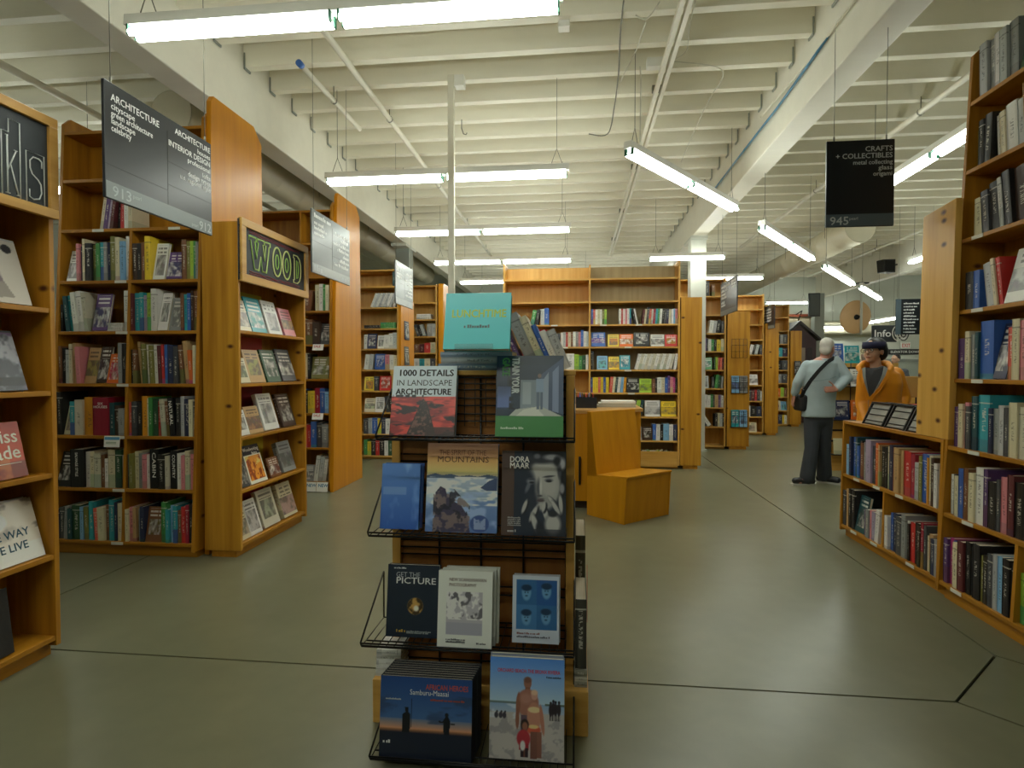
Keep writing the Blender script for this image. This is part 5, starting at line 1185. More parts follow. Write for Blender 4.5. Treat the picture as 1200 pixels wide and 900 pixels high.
# stack and turquoise book on top
z = RT_Z
for i, (u0, u1, th, c, nm) in enumerate(((514, 600, .028, '7c8ca0', 'blue grey book at the bottom of the flat stack on the rack'), (517, 598, .026, 'b4b8bc', 'pale book in the middle of the flat stack on the rack'), (516, 599, .022, '8494a8', 'grey book topping the flat stack under the turquoise one'))):
    p0 = atY(u0, 425, 2.36); p1 = atY(u1, 425, 2.36)
    M = Matrix.Translation((p0.x, 2.352+.004*i, z)) @ Matrix(((0, 0, 1, 0), (1, 0, 0, 0), (0, 1, 0, 0), (0, 0, 0, 1)))
    put_book(M, .2, p1.x-p0.x, th, (*lin(hexc(c)), 1), nm, GR); z += th+.0005
o, w, h = rack_book('turquoise book with yellow title on top of the rack', 519, 597, 409, 344, 0, .03, '48b0b4', .3, z0=z+.003)
cv = Cv(w, h, '54bcc0', .004); cv.sheet(o)
text('LUNCHTIME', .045, ink('b8d850'), o, (w*.1, -.0016, h*.56), bold=.025, width=w*.82); scribble(o, ink('5c7a78'), w*.3, w*.72, h*.37, .014, -.0016, .95, rng)
p = o.matrix_world.translation
pl = thing('book_stand', 'clear acrylic stand under the turquoise book', 'stand', (p.x, p.y, z))
t_ = NT('clear_acrylic'); t_.set(Base_Color=(.9, .95, .95, 1), Roughness=.05, Transmission_Weight=.9, IOR=1.45); ACR = t_.m
MB().box(.05, w-.06, -.02, .09, 0, .003).build('foot', ACR, pl); MB().box(.05, w-.06, -.022, -.019, 0, .022).build('lip', ACR, pl)
TOPB = dict(zs=[RT_Z], top=RT_Z+.36, lean=0, mid=.24, M=Matrix.Translation((-.40, 2.6, 0)), phrase='rack top', books={})
fill(TOPB, 0, .04, .37, 'gp3 pu5h76l-24 gy11h88l-24 cr7h84l-24 bl5h72l-24 wh6h62l-24 lg9h60l-24', 'leaning behind the turquoise book', maxh=.31, group=GR)
o = display_book('red framed book peeking over the leaning books on the rack', (atY(612, 412, 2.84).x, 2.84, RT_Z), .12, .20, .012, .05, 'a8242c', GR)
cv = Cv(.12, .20, 'b02a32', .004); cv.rect(.15, .12, .85, .7, 'd8c8b8').ell(.5, .4, .15, .2, '8a4a4a', .2); cv.sheet(o)
# books on the side ledges of the plinth
z = .175
for i, (th, c) in enumerate(((.022, 'a8a89c'), (.018, 'c8c4b4'), (.026, '8c8a7c'))):
    M = Matrix.Translation((-.004, 2.23, z)) @ Matrix(((0, 0, 1, 0), (1, 0, 0, 0), (0, 1, 0, 0), (0, 0, 0, 1)))
    put_book(M, .3, .05, th, (*lin(hexc(c)), 1), 'narrow pale booklet, %s in the pile on the rack side' % ('lowest', 'middle', 'topmost')[i], GR); z += th+.0005
M = Matrix.Translation((.043, 2.24, z)) @ Matrix.Rotation(PI/2, 4, 'Z')
put_book(M, .26, .27, .044, (*lin(hexc('3c3c34')), 1), 'thick dark book standing on the side of the rack', GR)
M = Matrix.Translation((.043, 2.545, .175)) @ Matrix.Rotation(PI/2, 4, 'Z')
put_book(M, .3, .50, .044, (*lin(hexc('4c4a38')), 1), 'tall olive book standing at the side of the rack, cream edges', GR)
tg = MB().prism([(2.3, .42), (2.36, .42), (2.36, .6), (2.33, .64), (2.3, .6)], 0, .0455, .047).build('paper_tag', ink('b8483c'), loc=(0, 0, -.02)); tag(tg, 'red paper tag sticking out beside the rack', 'tag')
z = .175
for i in range(5):
    M = Matrix.Translation((-.795, 2.225+.003*i, z)) @ Matrix(((0, 0, 1, 0), (1, 0, 0, 0), (0, 1, 0, 0), (0, 0, 0, 1)))
    put_book(M, .12, .095, .02, (*lin(hexc('dcdcd6')), 1), 'white booklet in the pile left of the rack, %s up' % ORD[i], GR); z += .0205

# ------------------------------------------------------------------ counter and corner bench
ct = thing('service_counter', 'honey wood counter behind the corner bench', 'counter', (0, 0, 0))
CP = [(-1.0, 5.88), (.33, 5.88), (.68, 6.21), (.68, 6.95), (-1.0, 6.95)]
MB().prism(CP, 2, .08, .965).build('body', BENCH, ct, bevel=.003)
MB().prism([(-.96, 5.93), (.3, 5.93), (.63, 6.24), (.63, 6.9), (-.96, 6.9)], 2, 0, .08).build('toe_kick', plain('dark_base', '2a1a0c', .6), ct)
MB().prism([(-1.03, 5.86), (.335, 5.86), (.70, 6.205), (.70, 6.98), (-1.03, 6.98)], 2, .965, 1.0).build('worktop', wood('counter_top', 'c99a5a', 'b08040', 0, 0, .3), ct, bevel=.003)
for x in (-.02, -.5): MB().box(x-.004, x+.004, 5.876, 5.884, .1, .95).build('panel_joint', DARKM, ct)
MB().tube([(.04, 5.865, .25), (.04, 5.855, .28), (.04, 5.855, .5), (.04, 5.865, .53)], .012, 6).build('pull_handle', BLACKM, ct)
bn = thing('corner_bench', 'angular honey plywood bench built onto the counter', 'bench', (.45, 5.28, 0), math.atan2(5.71-5.28, .91-.45))
BWD = .63
# local: x along the front edge (0..BWD), y to the back (0..0.53)
MB().prism([(.03, 0), (.50, 0), (.50, .385), (.0, .42), (.0, .40)], 0, .012, BWD-.012).build('base', BENCH, bn, bevel=.003)
MB().prism([(-.015, .42), (.43, .385), (.43, .405), (-.015, .44)], 0, 0, BWD).build('seat', BENCH, bn, bevel=.003)
MB().prism([(.37, .40), (.45, 1.005), (.50, 1.005), (.50, .385), (.37, .385)], 0, 0, BWD).build('backrest', BENCH, bn, bevel=.003)
for x in (0, BWD-.012): MB().prism([(.02, .002), (.50, .002), (.50, 1.0), (.455, 1.0), (.375, .395), (-.005, .425)], 0, x, x+.012).build('side_panel', BENCH, bn)
pc = thing('pen_box', 'dark clear box of pens on the counter', 'box', (.12, 6.25, 1.0))
MB().box(-.12, .1, -.07, .07, 0, .006).build('tray', DARKM, pc)
for (a, b2, c2, d2_) in ((-.12, .1, -.07, -.064), (-.12, .1, .064, .07), (-.12, -.114, -.064, .064), (.094, .1, -.064, .064), (-.01, -.004, -.064, .064)): MB().box(a, b2, c2, d2_, .006, .115).build('wall', plain('smoked_plastic', '20242c', .2), pc)
for i in range(7): MB().tube([(-.1+.028*i, rr.uniform(-.04, .04), .008), (-.1+.028*i+rr.uniform(-.01, .01), rr.uniform(-.05, .05), .16)], .005, 6).build('pen', ink(('c03028', '2a50a0', '202020')[i % 3]), pc)
z = 1.0
for i in range(3):
    o = MB().box(0, .42-.03*i, 0, .28, 0, .022).build('paper_stack', plain('paper_grey', 'b8b4a4', .7) if i < 2 else CARD, loc=(.22+.03*i, 6.35, z)); z += .0225
    tag(o, 'flat stack of paper on the counter, %s layer' % ('lowest', 'middle', 'white top')[i], 'paper')

# ------------------------------------------------------------------ black display boxes on the low case
GREYSH = plain('grey_insert', '8e8e88', .35, 0, .3)
for i, (y0, wd) in enumerate(((4.93, .30), (4.60, .26), (4.32, .2))):
    t = thing('display_box', 'black framed slanted display box on the low bookcase, %s' % ('largest and farthest', 'middle one', 'nearest to the knotty board')[i], 'display box', (2.28, y0, .976), -PI/2, 'display boxes on the low bookcase')
    prof = [(0, 0), (.2, 0), (.2, .17), (.075, .17)]
    MB().prism(prof, 0, 0, .012).build('end_wall', DARKM, t); MB().prism(prof, 0, wd-.012, wd).build('end_wall', DARKM, t)
    MB().box(.012, wd-.012, .19, .2, 0, .17).build('back_wall', DARKM, t); MB().box(.012, wd-.012, .01, .19, 0, .01).build('bottom', DARKM, t)
    b = MB(); b.prism([(.012, .012), (.085, .165), (.09, .165), (.017, .012)], 0, .025, wd-.025); b.build('insert', GREYSH, t)
    for f in (.12, .42, .72): b = MB(); y_ = .005+.073*f; z_ = .012+.153*f; b.box(.022, wd-.022, y_, y_+.012, z_, z_+.006); b.build('rail', DARKM, t)
    MB().box(.012, wd-.012, .07, .085, .16, .175).build('top_rail', DARKM, t)

# ------------------------------------------------------------------ info magazine rack behind the man
MR_ = thing('magazine_rack', 'wooden magazine rack with black wire behind the blue shirt', 'display rack', (3.5, 8.5, 0))
MB().box(0, .95, .02, .34, .0, .22).build('plinth', PINE_CLEAN[0], MR_); MB().box(.02, .93, .06, .30, .22, 1.5).build('back_board', PINE_CLEAN[2], MR_)
for z in (.4, .55, .75, .95, 1.2, 1.42): MB().box(.02, .93, .05, .062, z, z+.025).build('rail', BLACKM, MR_)
b = MB()
for x in (.05, .3, .55, .8): b.tube([(x, .045, .25), (x, .045, 1.5)], .006, 5)
for z in (.24, .72, 1.18): b.box(.02, .93, -.09, .05, z-.012, z-.004)
b.build('wire_frame', BLACKM, MR_)
GM = 'magazines on the rack behind the blue shirt'
for (x, z, w, h, c, lb) in ((.04, 1.5, .2, .28, 'bl', 'blue illustrated book atop the magazine rack'), (.26, 1.5, .19, .25, 'te', 'teal green book atop the magazine rack'), (.47, 1.5, .2, .2, 'cr', 'cream book atop the magazine rack'),
                            (.08, 1.18, .15, .2, 'tn', 'tan magazine left of the leafy cover'), (.26, 1.18, .24, .24, 'wh', 'white magazine with leafy drawing on the rack'), (.55, 1.18, .2, .22, 'lg', 'pale magazine right of the leafy cover'),
                            (.05, .72, .2, .27, 'nv', 'colourful comic cover on the middle wire shelf'), (.27, .72, .22, .27, 'og', 'orange comic cover on the middle wire shelf'), (.52, .72, .2, .26, 'rd', 'red comic cover on the middle wire shelf')):
    y = 8.62 if z > 1.4 else 8.44
    put_book(Matrix.Translation((3.5+x, y, z)) @ Matrix.Rotation(-.12, 4, 'X'), w, h, .014, RGB[c], lb, GM, True, 'magazine', True)
o = display_book('cream card with a heart drawing low on the rack', (3.5+.05, 8.44, .24), .32, .22, .012, .12, 'd8cfa8', GM)
stroke(o, [(.16, .06), (.12, .11), (.125, .135), (.145, .135), (.16, .12), (.175, .135), (.195, .135), (.2, .11)], ink('4a3a30'), -.001, .004, True, 'heart_line')
# ------------------------------------------------------------------ people
SKIN_M = plain('skin_ruddy', 'b07a66', .5, 0, .1); SKIN_W = plain('skin_light', 'c49a80', .5, 0, .06)
def rem(o, vox, sm=6):
    r = o.modifiers.new('remesh', 'REMESH'); r.mode = 'VOXEL'; r.voxel_size = vox; r.use_smooth_shade = True
    s = o.modifiers.new('smooth', 'SMOOTH'); s.iterations = sm; s.factor = .5
    return o
def head_shape(b, c, ang, tilt=0.0, k=1.0):
    R = Matrix.Rotation(ang, 3, 'Z') @ Matrix.Rotation(tilt, 3, 'X'); c = Vector(c)
    def P(x, y, z): return c+R @ (Vector((x, y, z))*k)
    def E(x, y, z, a, bb, cc): b.ell(P(x, y, z), (a*k, bb*k, cc*k), rot=R)
    E(0, .012, .03, .074, .094, .088); E(0, -.02, -.02, .062, .072, .085); E(0, -.042, -.078, .04, .042, .034)
    E(.03, -.055, -.035, .026, .024, .032); E(-.03, -.055, -.035, .026, .024, .032); E(0, -.075, .035, .05, .02, .014)
    b.cap(P(0, -.084, .012), P(0, -.106, -.024), .009*k, .0135*k); E(0, -.085, -.056, .024, .012, .010)
    for s in (-1, 1): E(s*.074, .012, -.008, .011, .024, .033)
    return P, R
def face_details(body, P, R, k=1.0, brow='3a2c24', eye=True):
    for s in (-1, 1):
        ev = MB(); ev.ell(P(s*.030, -.083, .008), (.013*k, .009*k, .009*k), 10, 7, R); e = ev.build('eye', plain('eye_white', 'd8d4cc', .2), body)
        MB().ell(P(s*.030, -.0905, .008), (.006*k, .004*k, .006*k), 8, 6, R).build('iris', plain('iris_dark', '1e1410', .2), e)
        MB().cap(P(s*.016, -.094, .030), P(s*.046, -.086, .030), .004*k, .003*k, 6).build('eyebrow', plain('brow_'+brow, brow, .7), body)
    MB().ell(P(0, -.0925, -.056), (.021*k, .008*k, .007*k), 10, 6, R).build('lips', plain('lips', '9a5a50', .4), body)
def hand(b, wrist, direction, palm_n, thumb_side, curl=.35, k=1.0):
    """palm plus five separate fingers; direction = along the fingers, palm_n = palm normal"""
    w = Vector(wrist); d = Vector(direction).normalized(); n = Vector(palm_n); n = (n-d*n.dot(d)).normalized(); s = d.cross(n)*thumb_side
    for t in (-1, -.33, .33, 1): b.cap(w+d*.015*k+s*t*.018*k, w+d*.085*k+s*t*.028*k, .014*k, .012*k, 8)
    for t, L in ((-1, .06), (-.33, .074), (.33, .08), (1, .07)):
        p = w+d*.088*k+s*t*.028*k; dd = (d+s*t*.08).normalized()
        for i, f in enumerate((.45, .32, .25)):
            q = p+dd*L*f*k; b.cap(p, q, (.0095-.001*i)*k, (.0088-.001*i)*k, 8); p = q
            dd = (dd*math.cos(curl)+n*math.sin(curl)).normalized()
    p = w+d*.03*k+s*.026*k; dd = (d*.55+s*.8+n*.25).normalized()
    for i, L in enumerate((.04, .034, .026)):
        q = p+dd*L*k; b.cap(p, q, (.013-.0015*i)*k, (.0115-.0015*i)*k, 8); p = q; dd = (dd+d*.35).normalized()
def at(u, v, Y): return atY(u, v, Y)

# --- man seen from behind, hand on his back
YM = 7.44
def mp(u, v, dy=0.0): return atY(u, v, YM+dy)
man = thing('person', 'person in pale blue shirt with black shoulder strap, seen from behind', 'person', (2.93, YM, 0), 0)
MI = Matrix.Translation((-2.93, -YM, 0))
def sub(o, root=man): o.location = (-root.location[0], -root.location[1], -root.location[2]); return o
hip_l, hip_r = mp(952, 492), mp(966, 491); kn_l, kn_r = mp(951, 526, -.03), mp(965, 526, .06); an_l, an_r = mp(946, 560, -.02), mp(966, 557, .16)
an_l.z = .09; an_r.z = .09
sh_l, sh_r = mp(946, 429, .02), mp(979, 424, .0); el_l, wr_l = mp(935, 448, .02), mp(931, 462, .06)
el_r, wr_r = mp(993, 443, -.06), mp(981, 456, -.17)
neck = mp(966, 420); hd = mp(970, 408.5); pel = (hip_l+hip_r)/2; ch = mp(963, 437)
b = MB()
b.cap(neck+Vector((0, 0, -.06)), neck+Vector((.01, .0, .06)), .058, .052)
P, R = head_shape(b, hd, 2.35, .05, .98)
b.ell(ch, (.17, .11, .2)); b.ell((ch+pel)/2, (.15, .105, .2)); b.ell(pel, (.155, .11, .12))
for a, c, r0, r1 in ((sh_l, el_l, .05, .04), (el_l, wr_l, .04, .028), (sh_r, el_r, .05, .04), (el_r, wr_r, .04, .028), (hip_l, kn_l, .08, .055), (kn_l, an_l, .055, .04), (hip_r, kn_r, .08, .055), (kn_r, an_r, .055, .04)): b.cap(a, c, r0, r1)
b.cap(sh_l, sh_r, .06, .06); b.cap(an_l, an_l+Vector((-.1, -.02, -.05)), .04, .035); b.cap(an_r, an_r+Vector((.08, -.05, -.05)), .04, .035)
hand(b, wr_r, (-1, -.12, -.05), (0, -1, .1), 1, .18, 1.02)
hand(b, wr_l, (-.15, .1, -1), (1, 0, 0), -1, .4, 1.0)
body = rem(b.build('body', SKIN_M, man), .0075, 5); sub(body)
face_details(body, P, R, .98, '9a948c')
hb = MB(); hb.ell(P(0, .03, .05), (.079, .090, .085), 18, 12, R); hb.ell(P(0, .06, -.01), (.072, .055, .075), 16, 10, R)
h_ = rem(hb.build('hair', plain('grey_hair', 'bdb8b0', .7, 0, .2), man), .008, 4); sub(h_)
SHIRT = plain('pale_blue_cloth', '9aa9ad', .75, 0, .12)
sb = MB(); hem = pel+Vector((0, 0, -.03)); hem.z = .83
tops = (sh_l+sh_r)/2
sb.loft([(hem, .185, .135, .1), (hem+Vector((0, 0, .02)), .19, .14, .1), (hem.lerp(tops, .3), .178, .132, .05), (hem.lerp(tops, .6), .19, .138, 0), (hem.lerp(tops, .85), .205, .13, -.05), (tops+Vector((0, 0, .01)), .185, .11, -.1), (tops+Vector((.01, 0, .05)), .12, .09), (neck+Vector((0, 0, -.03)), .075, .07)])
sb.cap(sh_l+Vector((.02, 0, -.02)), sh_r+Vector((-.02, 0, -.02)), .07, .075)
for a, c, r0, r1 in ((sh_l, el_l, .072, .06), (el_l, wr_l+(el_l-wr_l)*.12, .06, .048), (sh_r, el_r, .074, .064), (el_r, wr_r+(el_r-wr_r)*.12, .062, .048)): sb.cap(a, c, r0, r1)
shirt = rem(sb.build('shirt', SHIRT, man), .0095, 5); sub(shirt)
for q_ in (.25, .5, .72):   # soft folds across the back
    c_ = hem.lerp(tops, q_); sb2 = MB(); sb2.tube([c_+Vector((-.12+.05*q_, -.128, .02)), c_+Vector((-.03, -.146, -.01)), c_+Vector((.08, -.138, .03))], [.002, .006, .002], 6); sub(sb2.build('cloth_fold', SHIRT, shirt), man)
MB().tube([neck+Vector((.067*math.cos(a), .062*math.sin(a), .012*math.sin(a)-.005)) for a in np.linspace(0, 2*PI, 21)[:-1]], .014, 6, True).build('collar', SHIRT, shirt)
MB().tube([mp(948, 447, -.155), mp(960, 446, -.165), mp(972, 444, -.16), mp(980, 441, -.13)], .0035, 5).build('yoke_seam', plain('seam_shade', '7f9290', .8), shirt)
PANT = plain('charcoal_trousers', '31353c', .8, 0, .15)
pb = MB(); pb.ell(pel+Vector((0, 0, .01)), (.165, .12, .13))
for h0, k0, a0 in ((hip_l, kn_l, an_l), (hip_r, kn_r, an_r)):
    pb.cap(h0, k0, .10, .08); pb.cap(k0, a0+Vector((0, 0, .0)), .08, .088)
sub(rem(pb.build('trousers', PANT, man), .0095, 4))
SHOE = plain('black_shoe', '15161a', .45); SOLE = plain('white_sole', 'b8b8b0', .6)
for a0, dv in ((an_l, Vector((-.19, -.02, 0))), (an_r, Vector((.15, -.13, 0)))):
    m = MB(); f = Vector((a0.x, a0.y, .05)); m.cap(f-dv*.25, f+dv*.75, .05, .042); m.cap(f+Vector((0, 0, .04)), f, .05, .05)
    s_ = rem(m.build('shoe', SHOE, man), .008, 3); sub(s_)
    so = MB(); d_ = dv.normalized(); n_ = Vector((-d_.y, d_.x, 0)); a_ = f-dv*.45; e_ = f+dv*.98
    pts = [(a_-n_*.03), (a_+n_*.03), (f+n_*.042), (e_+n_*.035), (e_+d_*.02), (e_-n_*.035), (f-n_*.042)]
    so.prism([(p_.x, p_.y) for p_ in pts], 2, .0, .018); so.build('sole', SOLE, s_)
st_ = MB(); pts = [mp(981, 421, .04), mp(978, 419, -.04), mp(970, 424, -.135), mp(960, 434, -.165), mp(950, 446, -.17), mp(943, 457, -.155), mp(939, 466, -.06)]
for i in range(len(pts)-1):
    a, c = pts[i], pts[i+1]; d_ = (c-a).normalized(); s_ = d_.cross(Vector((0, -1, 0))).normalized()*.022; n_ = Vector((0, -.004, 0))
    st_.hexa([a-s_, c-s_, c-s_-n_, a-s_-n_, a+s_, c+s_, c+s_-n_, a+s_-n_])
sub(st_.build('shoulder_strap', plain('black_webbing', '101114', .7), man))
bg = MB(); q = mp(938, 470, .06); bg.box(q.x-.045, q.x+.05, q.y-.13, q.y+.13, q.z-.12, q.z+.08)
sub(bg.build('shoulder_bag', plain('black_bag', '0f1012', .6), man, bevel=.03))

# --- woman in the orange rain jacket
YW = 5.7
def wp(u, v, dy=0.0): return atY(u, v, YW+dy)
wx = wp(1030, 450).x
wom = thing('person', 'person in orange rain jacket, glasses and navy headband behind the low bookcase', 'person', (wx, YW, 0), 0)
hd = wp(1023.5, 411.5); neck = wp(1027, 429); sh_l, sh_r = wp(1014, 440, -.05), wp(1049, 439, .06); ch = wp(1030, 452)
pel = Vector((wx, YW, .92)); hips = [Vector((wx+s*.085, YW, .90)) for s in (-1, 1)]
b = MB(); b.cap(neck+Vector((.0, .01, -.07)), neck+Vector((-.01, 0, .05)), .05, .046)
P, R = head_shape(b, hd, -.95, .0, .98)
b.ell(ch, (.15, .10, .19)); b.ell((ch+pel)/2, (.13, .095, .2)); b.ell(pel, (.15, .105, .12)); b.cap(sh_l, sh_r, .052, .052)
el_l, el_r = wp(1011, 472, -.02), wp(1058, 466, .06); wr_l = wp(1016, 495, -.14); wr_r = wp(1052, 492, -.06)
for a, c, r0, r1 in ((sh_l, el_l, .046, .038), (el_l, wr_l, .038, .026), (sh_r, el_r, .046, .038), (el_r, wr_r, .038, .026)): b.cap(a, c, r0, r1)
for s, h0 in zip((-1, 1), hips):
    kn = Vector((wx+s*.09, YW-.02, .49)); an = Vector((wx+s*.1, YW, .09)); b.cap(h0, kn, .075, .052); b.cap(kn, an, .052, .038); b.cap(an, an+Vector((s*.02, -.12, -.05)), .038, .032)
hand(b, wr_l, (.3, -.4, -.85), (0, 1, -.2), -1, .4, .92); hand(b, wr_r, (-.2, -.4, -.85), (0, 1, -.2), 1, .4, .92)
body = rem(b.build('body', SKIN_W, wom), .007, 5); sub(body, wom)
face_details(body, P, R, .98, '1c1614')
hb = MB(); hb.ell(P(0, .035, .045), (.094, .10, .088), 18, 12, R); hb.ell(P(.035, .065, -.005), (.06, .06, .085), 14, 10, R); hb.ell(P(-.045, .045, -.01), (.045, .05, .075), 14, 10, R)
BH = plain('black_hair', '0d0c10', .45, 0, .2)
sub(rem(hb.build('hair', BH, wom), .008, 3), wom)
bd = MB(); n = 28; vs = []; fs = []
for zz, k in ((.022, 1.045), (.05, 1.075), (.085, 1.03)):
    for i in range(n):
        a = 2*PI*i/n; vs.append(P(.084*k*math.cos(a), .012+.106*k*math.sin(a), zz))
for j in range(2):
    for i in range(n): fs.append((j*n+i, j*n+(i+1) % n, (j+1)*n+(i+1) % n, (j+1)*n+i))
bd.add(vs, fs, True); hbnd = sub(bd.build('headband', plain('navy_knit', '16193a', .85), wom), wom); sm_ = hbnd.modifiers.new('solid', 'SOLIDIFY'); sm_.thickness = .008; sm_.offset = 0
gl = MB()
for s in (-1, 1):
    gl.tube([P(s*.033+.024*math.cos(a), -.104, .004+.019*math.sin(a)) for a in np.linspace(0, 2*PI, 17)[:-1]], .0022, 5, True)
    gl.tube([P(s*.058, -.102, .008), P(s*.08, -.05, .01), P(s*.08, .01, .008)], .002, 4)
gl.tube([P(-.01, -.105, .008), P(.01, -.105, .008)], .002, 4)
sub(gl.build('glasses', plain('glasses_frame', '141214', .3), wom), wom)
TEE = plain('grey_tee', '3f4044', .8, 0, .1)
tb = MB(); tb.ell(ch, (.165, .115, .19)); tb.ell((ch+pel)/2, (.145, .108, .2)); tb.cap(sh_l, sh_r, .058, .058); tb.cap(ch+Vector((0, 0, .05)), neck+Vector((0, 0, -.05)), .085, .058)
sub(rem(tb.build('tee_shirt', TEE, wom), .009, 3), wom)
JK = plain('orange_rain_cloth', 'd98a12', .5, 0, .12); LN = plain('grey_lining', '8d9290', .7, 0, .1)
jb = MB(); tops = (sh_l+sh_r)/2; TW = .28
jb.loft([(pel+Vector((0, 0, -.16)), .19, .15, TW), (pel, .185, .145, TW), (pel.lerp(tops, .5), .178, .14, TW), (pel.lerp(tops, .82), .19, .14, TW), (tops+Vector((0, 0, .015)), .17, .115, TW), (tops+Vector((0, .01, .05)), .10, .085, TW)])
for a, c, r0, r1 in ((sh_l, el_l, .068, .064), (el_l, wr_l, .064, .05), (sh_r, el_r, .074, .07), (el_r, wr_r, .07, .05)): jb.cap(a, c, r0, r1)
# standing collar and folded hood around the back of the neck
col_ = [wp(1009, 438, -.12), wp(1006, 431, -.07), wp(1012, 426.5, .03), wp(1026, 425, .09), wp(1040, 427, .06), wp(1044, 431, -.04), wp(1040, 438, -.10)]
jb.tube(col_, [.016, .026, .034, .04, .038, .03, .018], 10)
jk = rem(jb.build('rain_jacket', JK, wom), .0095, 4); sub(jk, wom)
# open front: tee shirt panel and grey lapels lying on the chest
def panel(name, pix, m, par, dy, th=.012):
    v = [wp(u, v_, dy+e) for (u, v_, e) in pix]; nn = len(v)
    mb = MB(); fr = [p_+Vector((0, -th, 0)) for p_ in v]
    mb.add(v+fr, [tuple(range(nn)), tuple(range(2*nn-1, nn-1, -1))]+[(i, (i+1) % nn, (i+1) % nn+nn, i+nn) for i in range(nn)])
    return sub(mb.build(name, m, par, bevel=.004), wom)
panel('shirt_front', [(1013.5, 431, .03), (1024, 434, .0), (1036, 431, .04), (1036, 437, .02), (1029, 451, -.01), (1018, 467, -.015), (1015, 455, -.015), (1012.5, 440, .01)], TEE, wom, -.15)
panel('lapel', [(1036, 430, .04), (1040, 433, .03), (1037, 441, .01), (1030, 454, -.01), (1023, 462, -.012), (1030, 448, -.01), (1034.5, 438, .01)], LN, wom, -.164)
panel('lapel', [(1009, 433, .04), (1013, 431, .03), (1013.5, 441, 0), (1016, 458, -.012), (1012, 448, -.005), (1009.5, 440, .02)], LN, wom, -.164)
panel('jacket_edge', [(1040, 433, .03), (1043, 435, .03), (1040, 443, .01), (1031, 456, -.01), (1020, 469, -.014), (1018, 467, -.014), (1023, 462, -.012), (1030, 454, -.01), (1037, 441, .01)], JK, wom, -.172)
panel('jacket_edge', [(1006.5, 434, .04), (1009, 433, .04), (1009.5, 440, .02), (1012, 448, -.005), (1018, 467, -.014), (1016, 469, -.014), (1010, 452, .0), (1007, 442, .02)], JK, wom, -.172)
sub(MB().tube([wp(1018, 468, -.165), wp(1017, 492, -.165)], .005, 5).build('zip', plain('zip_metal', 'a06a14', .4), wom), wom)
pb = MB(); pb.ell(pel, (.165, .118, .13))
for s, h0 in zip((-1, 1), hips):
    kn = Vector((wx+s*.09, YW-.02, .49)); an = Vector((wx+s*.1, YW, .09)); pb.cap(h0, kn, .088, .068); pb.cap(kn, an, .068, .058)
sub(rem(pb.build('trousers', plain('dark_jeans', '23262e', .85), wom), .0095, 3), wom)
for s in (-1, 1):
    m = MB(); f = Vector((wx+s*.1, YW, .046)); m.cap(f+Vector((0, .05, 0)), f+Vector((s*.02, -.15, -.004)), .044, .038); m.cap(f+Vector((0, 0, .05)), f, .046, .046); sub(rem(m.build('shoe', SHOE, wom), .008, 3), wom)

# --- staff member far behind
YP = 14.0
def pp(u, v, dy=0.0): return atY(u, v, YP+dy)
px = pp(1051, 440).x
st3 = thing('person', 'distant person in grey shirt with dark hair near the lift', 'person', (px, YP, 0), 0)
hd = pp(1049.5, 421.5); b = MB()
zsh = 1.42; dz = hd.z-1.64
P, R = head_shape(b, hd, -1.2, .1, 1.0)
neck = hd+Vector((.02, .03, -.14)); ch = hd+Vector((.05, .03, -.4)); pel = hd+Vector((.05, .02, -.75)); 
b.cap(hd+Vector((.01, .02, -.06)), neck+Vector((0, 0, -.05)), .05, .055); b.ell(ch, (.17, .11, .2)); b.ell((ch+pel)/2, (.15, .1, .2)); b.ell(pel, (.16, .11, .12))
sl, sr = ch+Vector((-.17, 0, .13)), ch+Vector((.17, 0, .13))
for s_, a in ((-1, sl), (1, sr)):
    e_ = a+Vector((s_*.06, -.05, -.27)); w_ = e_+Vector((-s_*.05, -.22, -.02)); b.cap(a, e_, .05, .04); b.cap(e_, w_, .04, .028); hand(b, w_, (-s_*.2, -1, 0), (0, 0, -1), s_, .3)
    h0 = pel+Vector((s_*.09, 0, -.02)); kn = Vector((h0.x, h0.y-.02, h0.z*.55)); an = Vector((h0.x, h0.y, .09)); b.cap(h0, kn, .09, .065); b.cap(kn, an, .065, .045); b.cap(an, an+Vector((0, -.13, -.05)), .042, .035)
b.cap(sl, sr, .06, .06)
body = rem(b.build('body', SKIN_W, st3), .0095, 4); sub(body, st3); face_details(body, P, R)
hb = MB(); hb.ell(P(0, .03, .045), (.08, .092, .085), 14, 10, R); sub(rem(hb.build('hair', BH, st3), .01, 2), st3)
tb = MB(); tb.ell(ch, (.19, .13, .21)); tb.ell((ch+pel)/2, (.17, .12, .2)); tb.ell(pel, (.172, .125, .12)); tb.cap(sl, sr, .072, .072)
for s_, a in ((-1, sl), (1, sr)): tb.cap(a, a+Vector((s_*.04, -.03, -.18)), .065, .06)
sub(rem(tb.build('tee_shirt', plain('slate_tee', '565a62', .8), st3), .011, 3), st3)
pb = MB(); pb.ell(pel, (.175, .13, .12))
for s_ in (-1, 1):
    h0 = pel+Vector((s_*.09, 0, -.02)); kn = Vector((h0.x, h0.y-.02, h0.z*.55)); pb.cap(h0, kn, .1, .075); pb.cap(kn, Vector((h0.x, h0.y, .09)), .075, .06)
sub(rem(pb.build('trousers', plain('dark_jeans', '', 0), st3), .011, 3), st3)

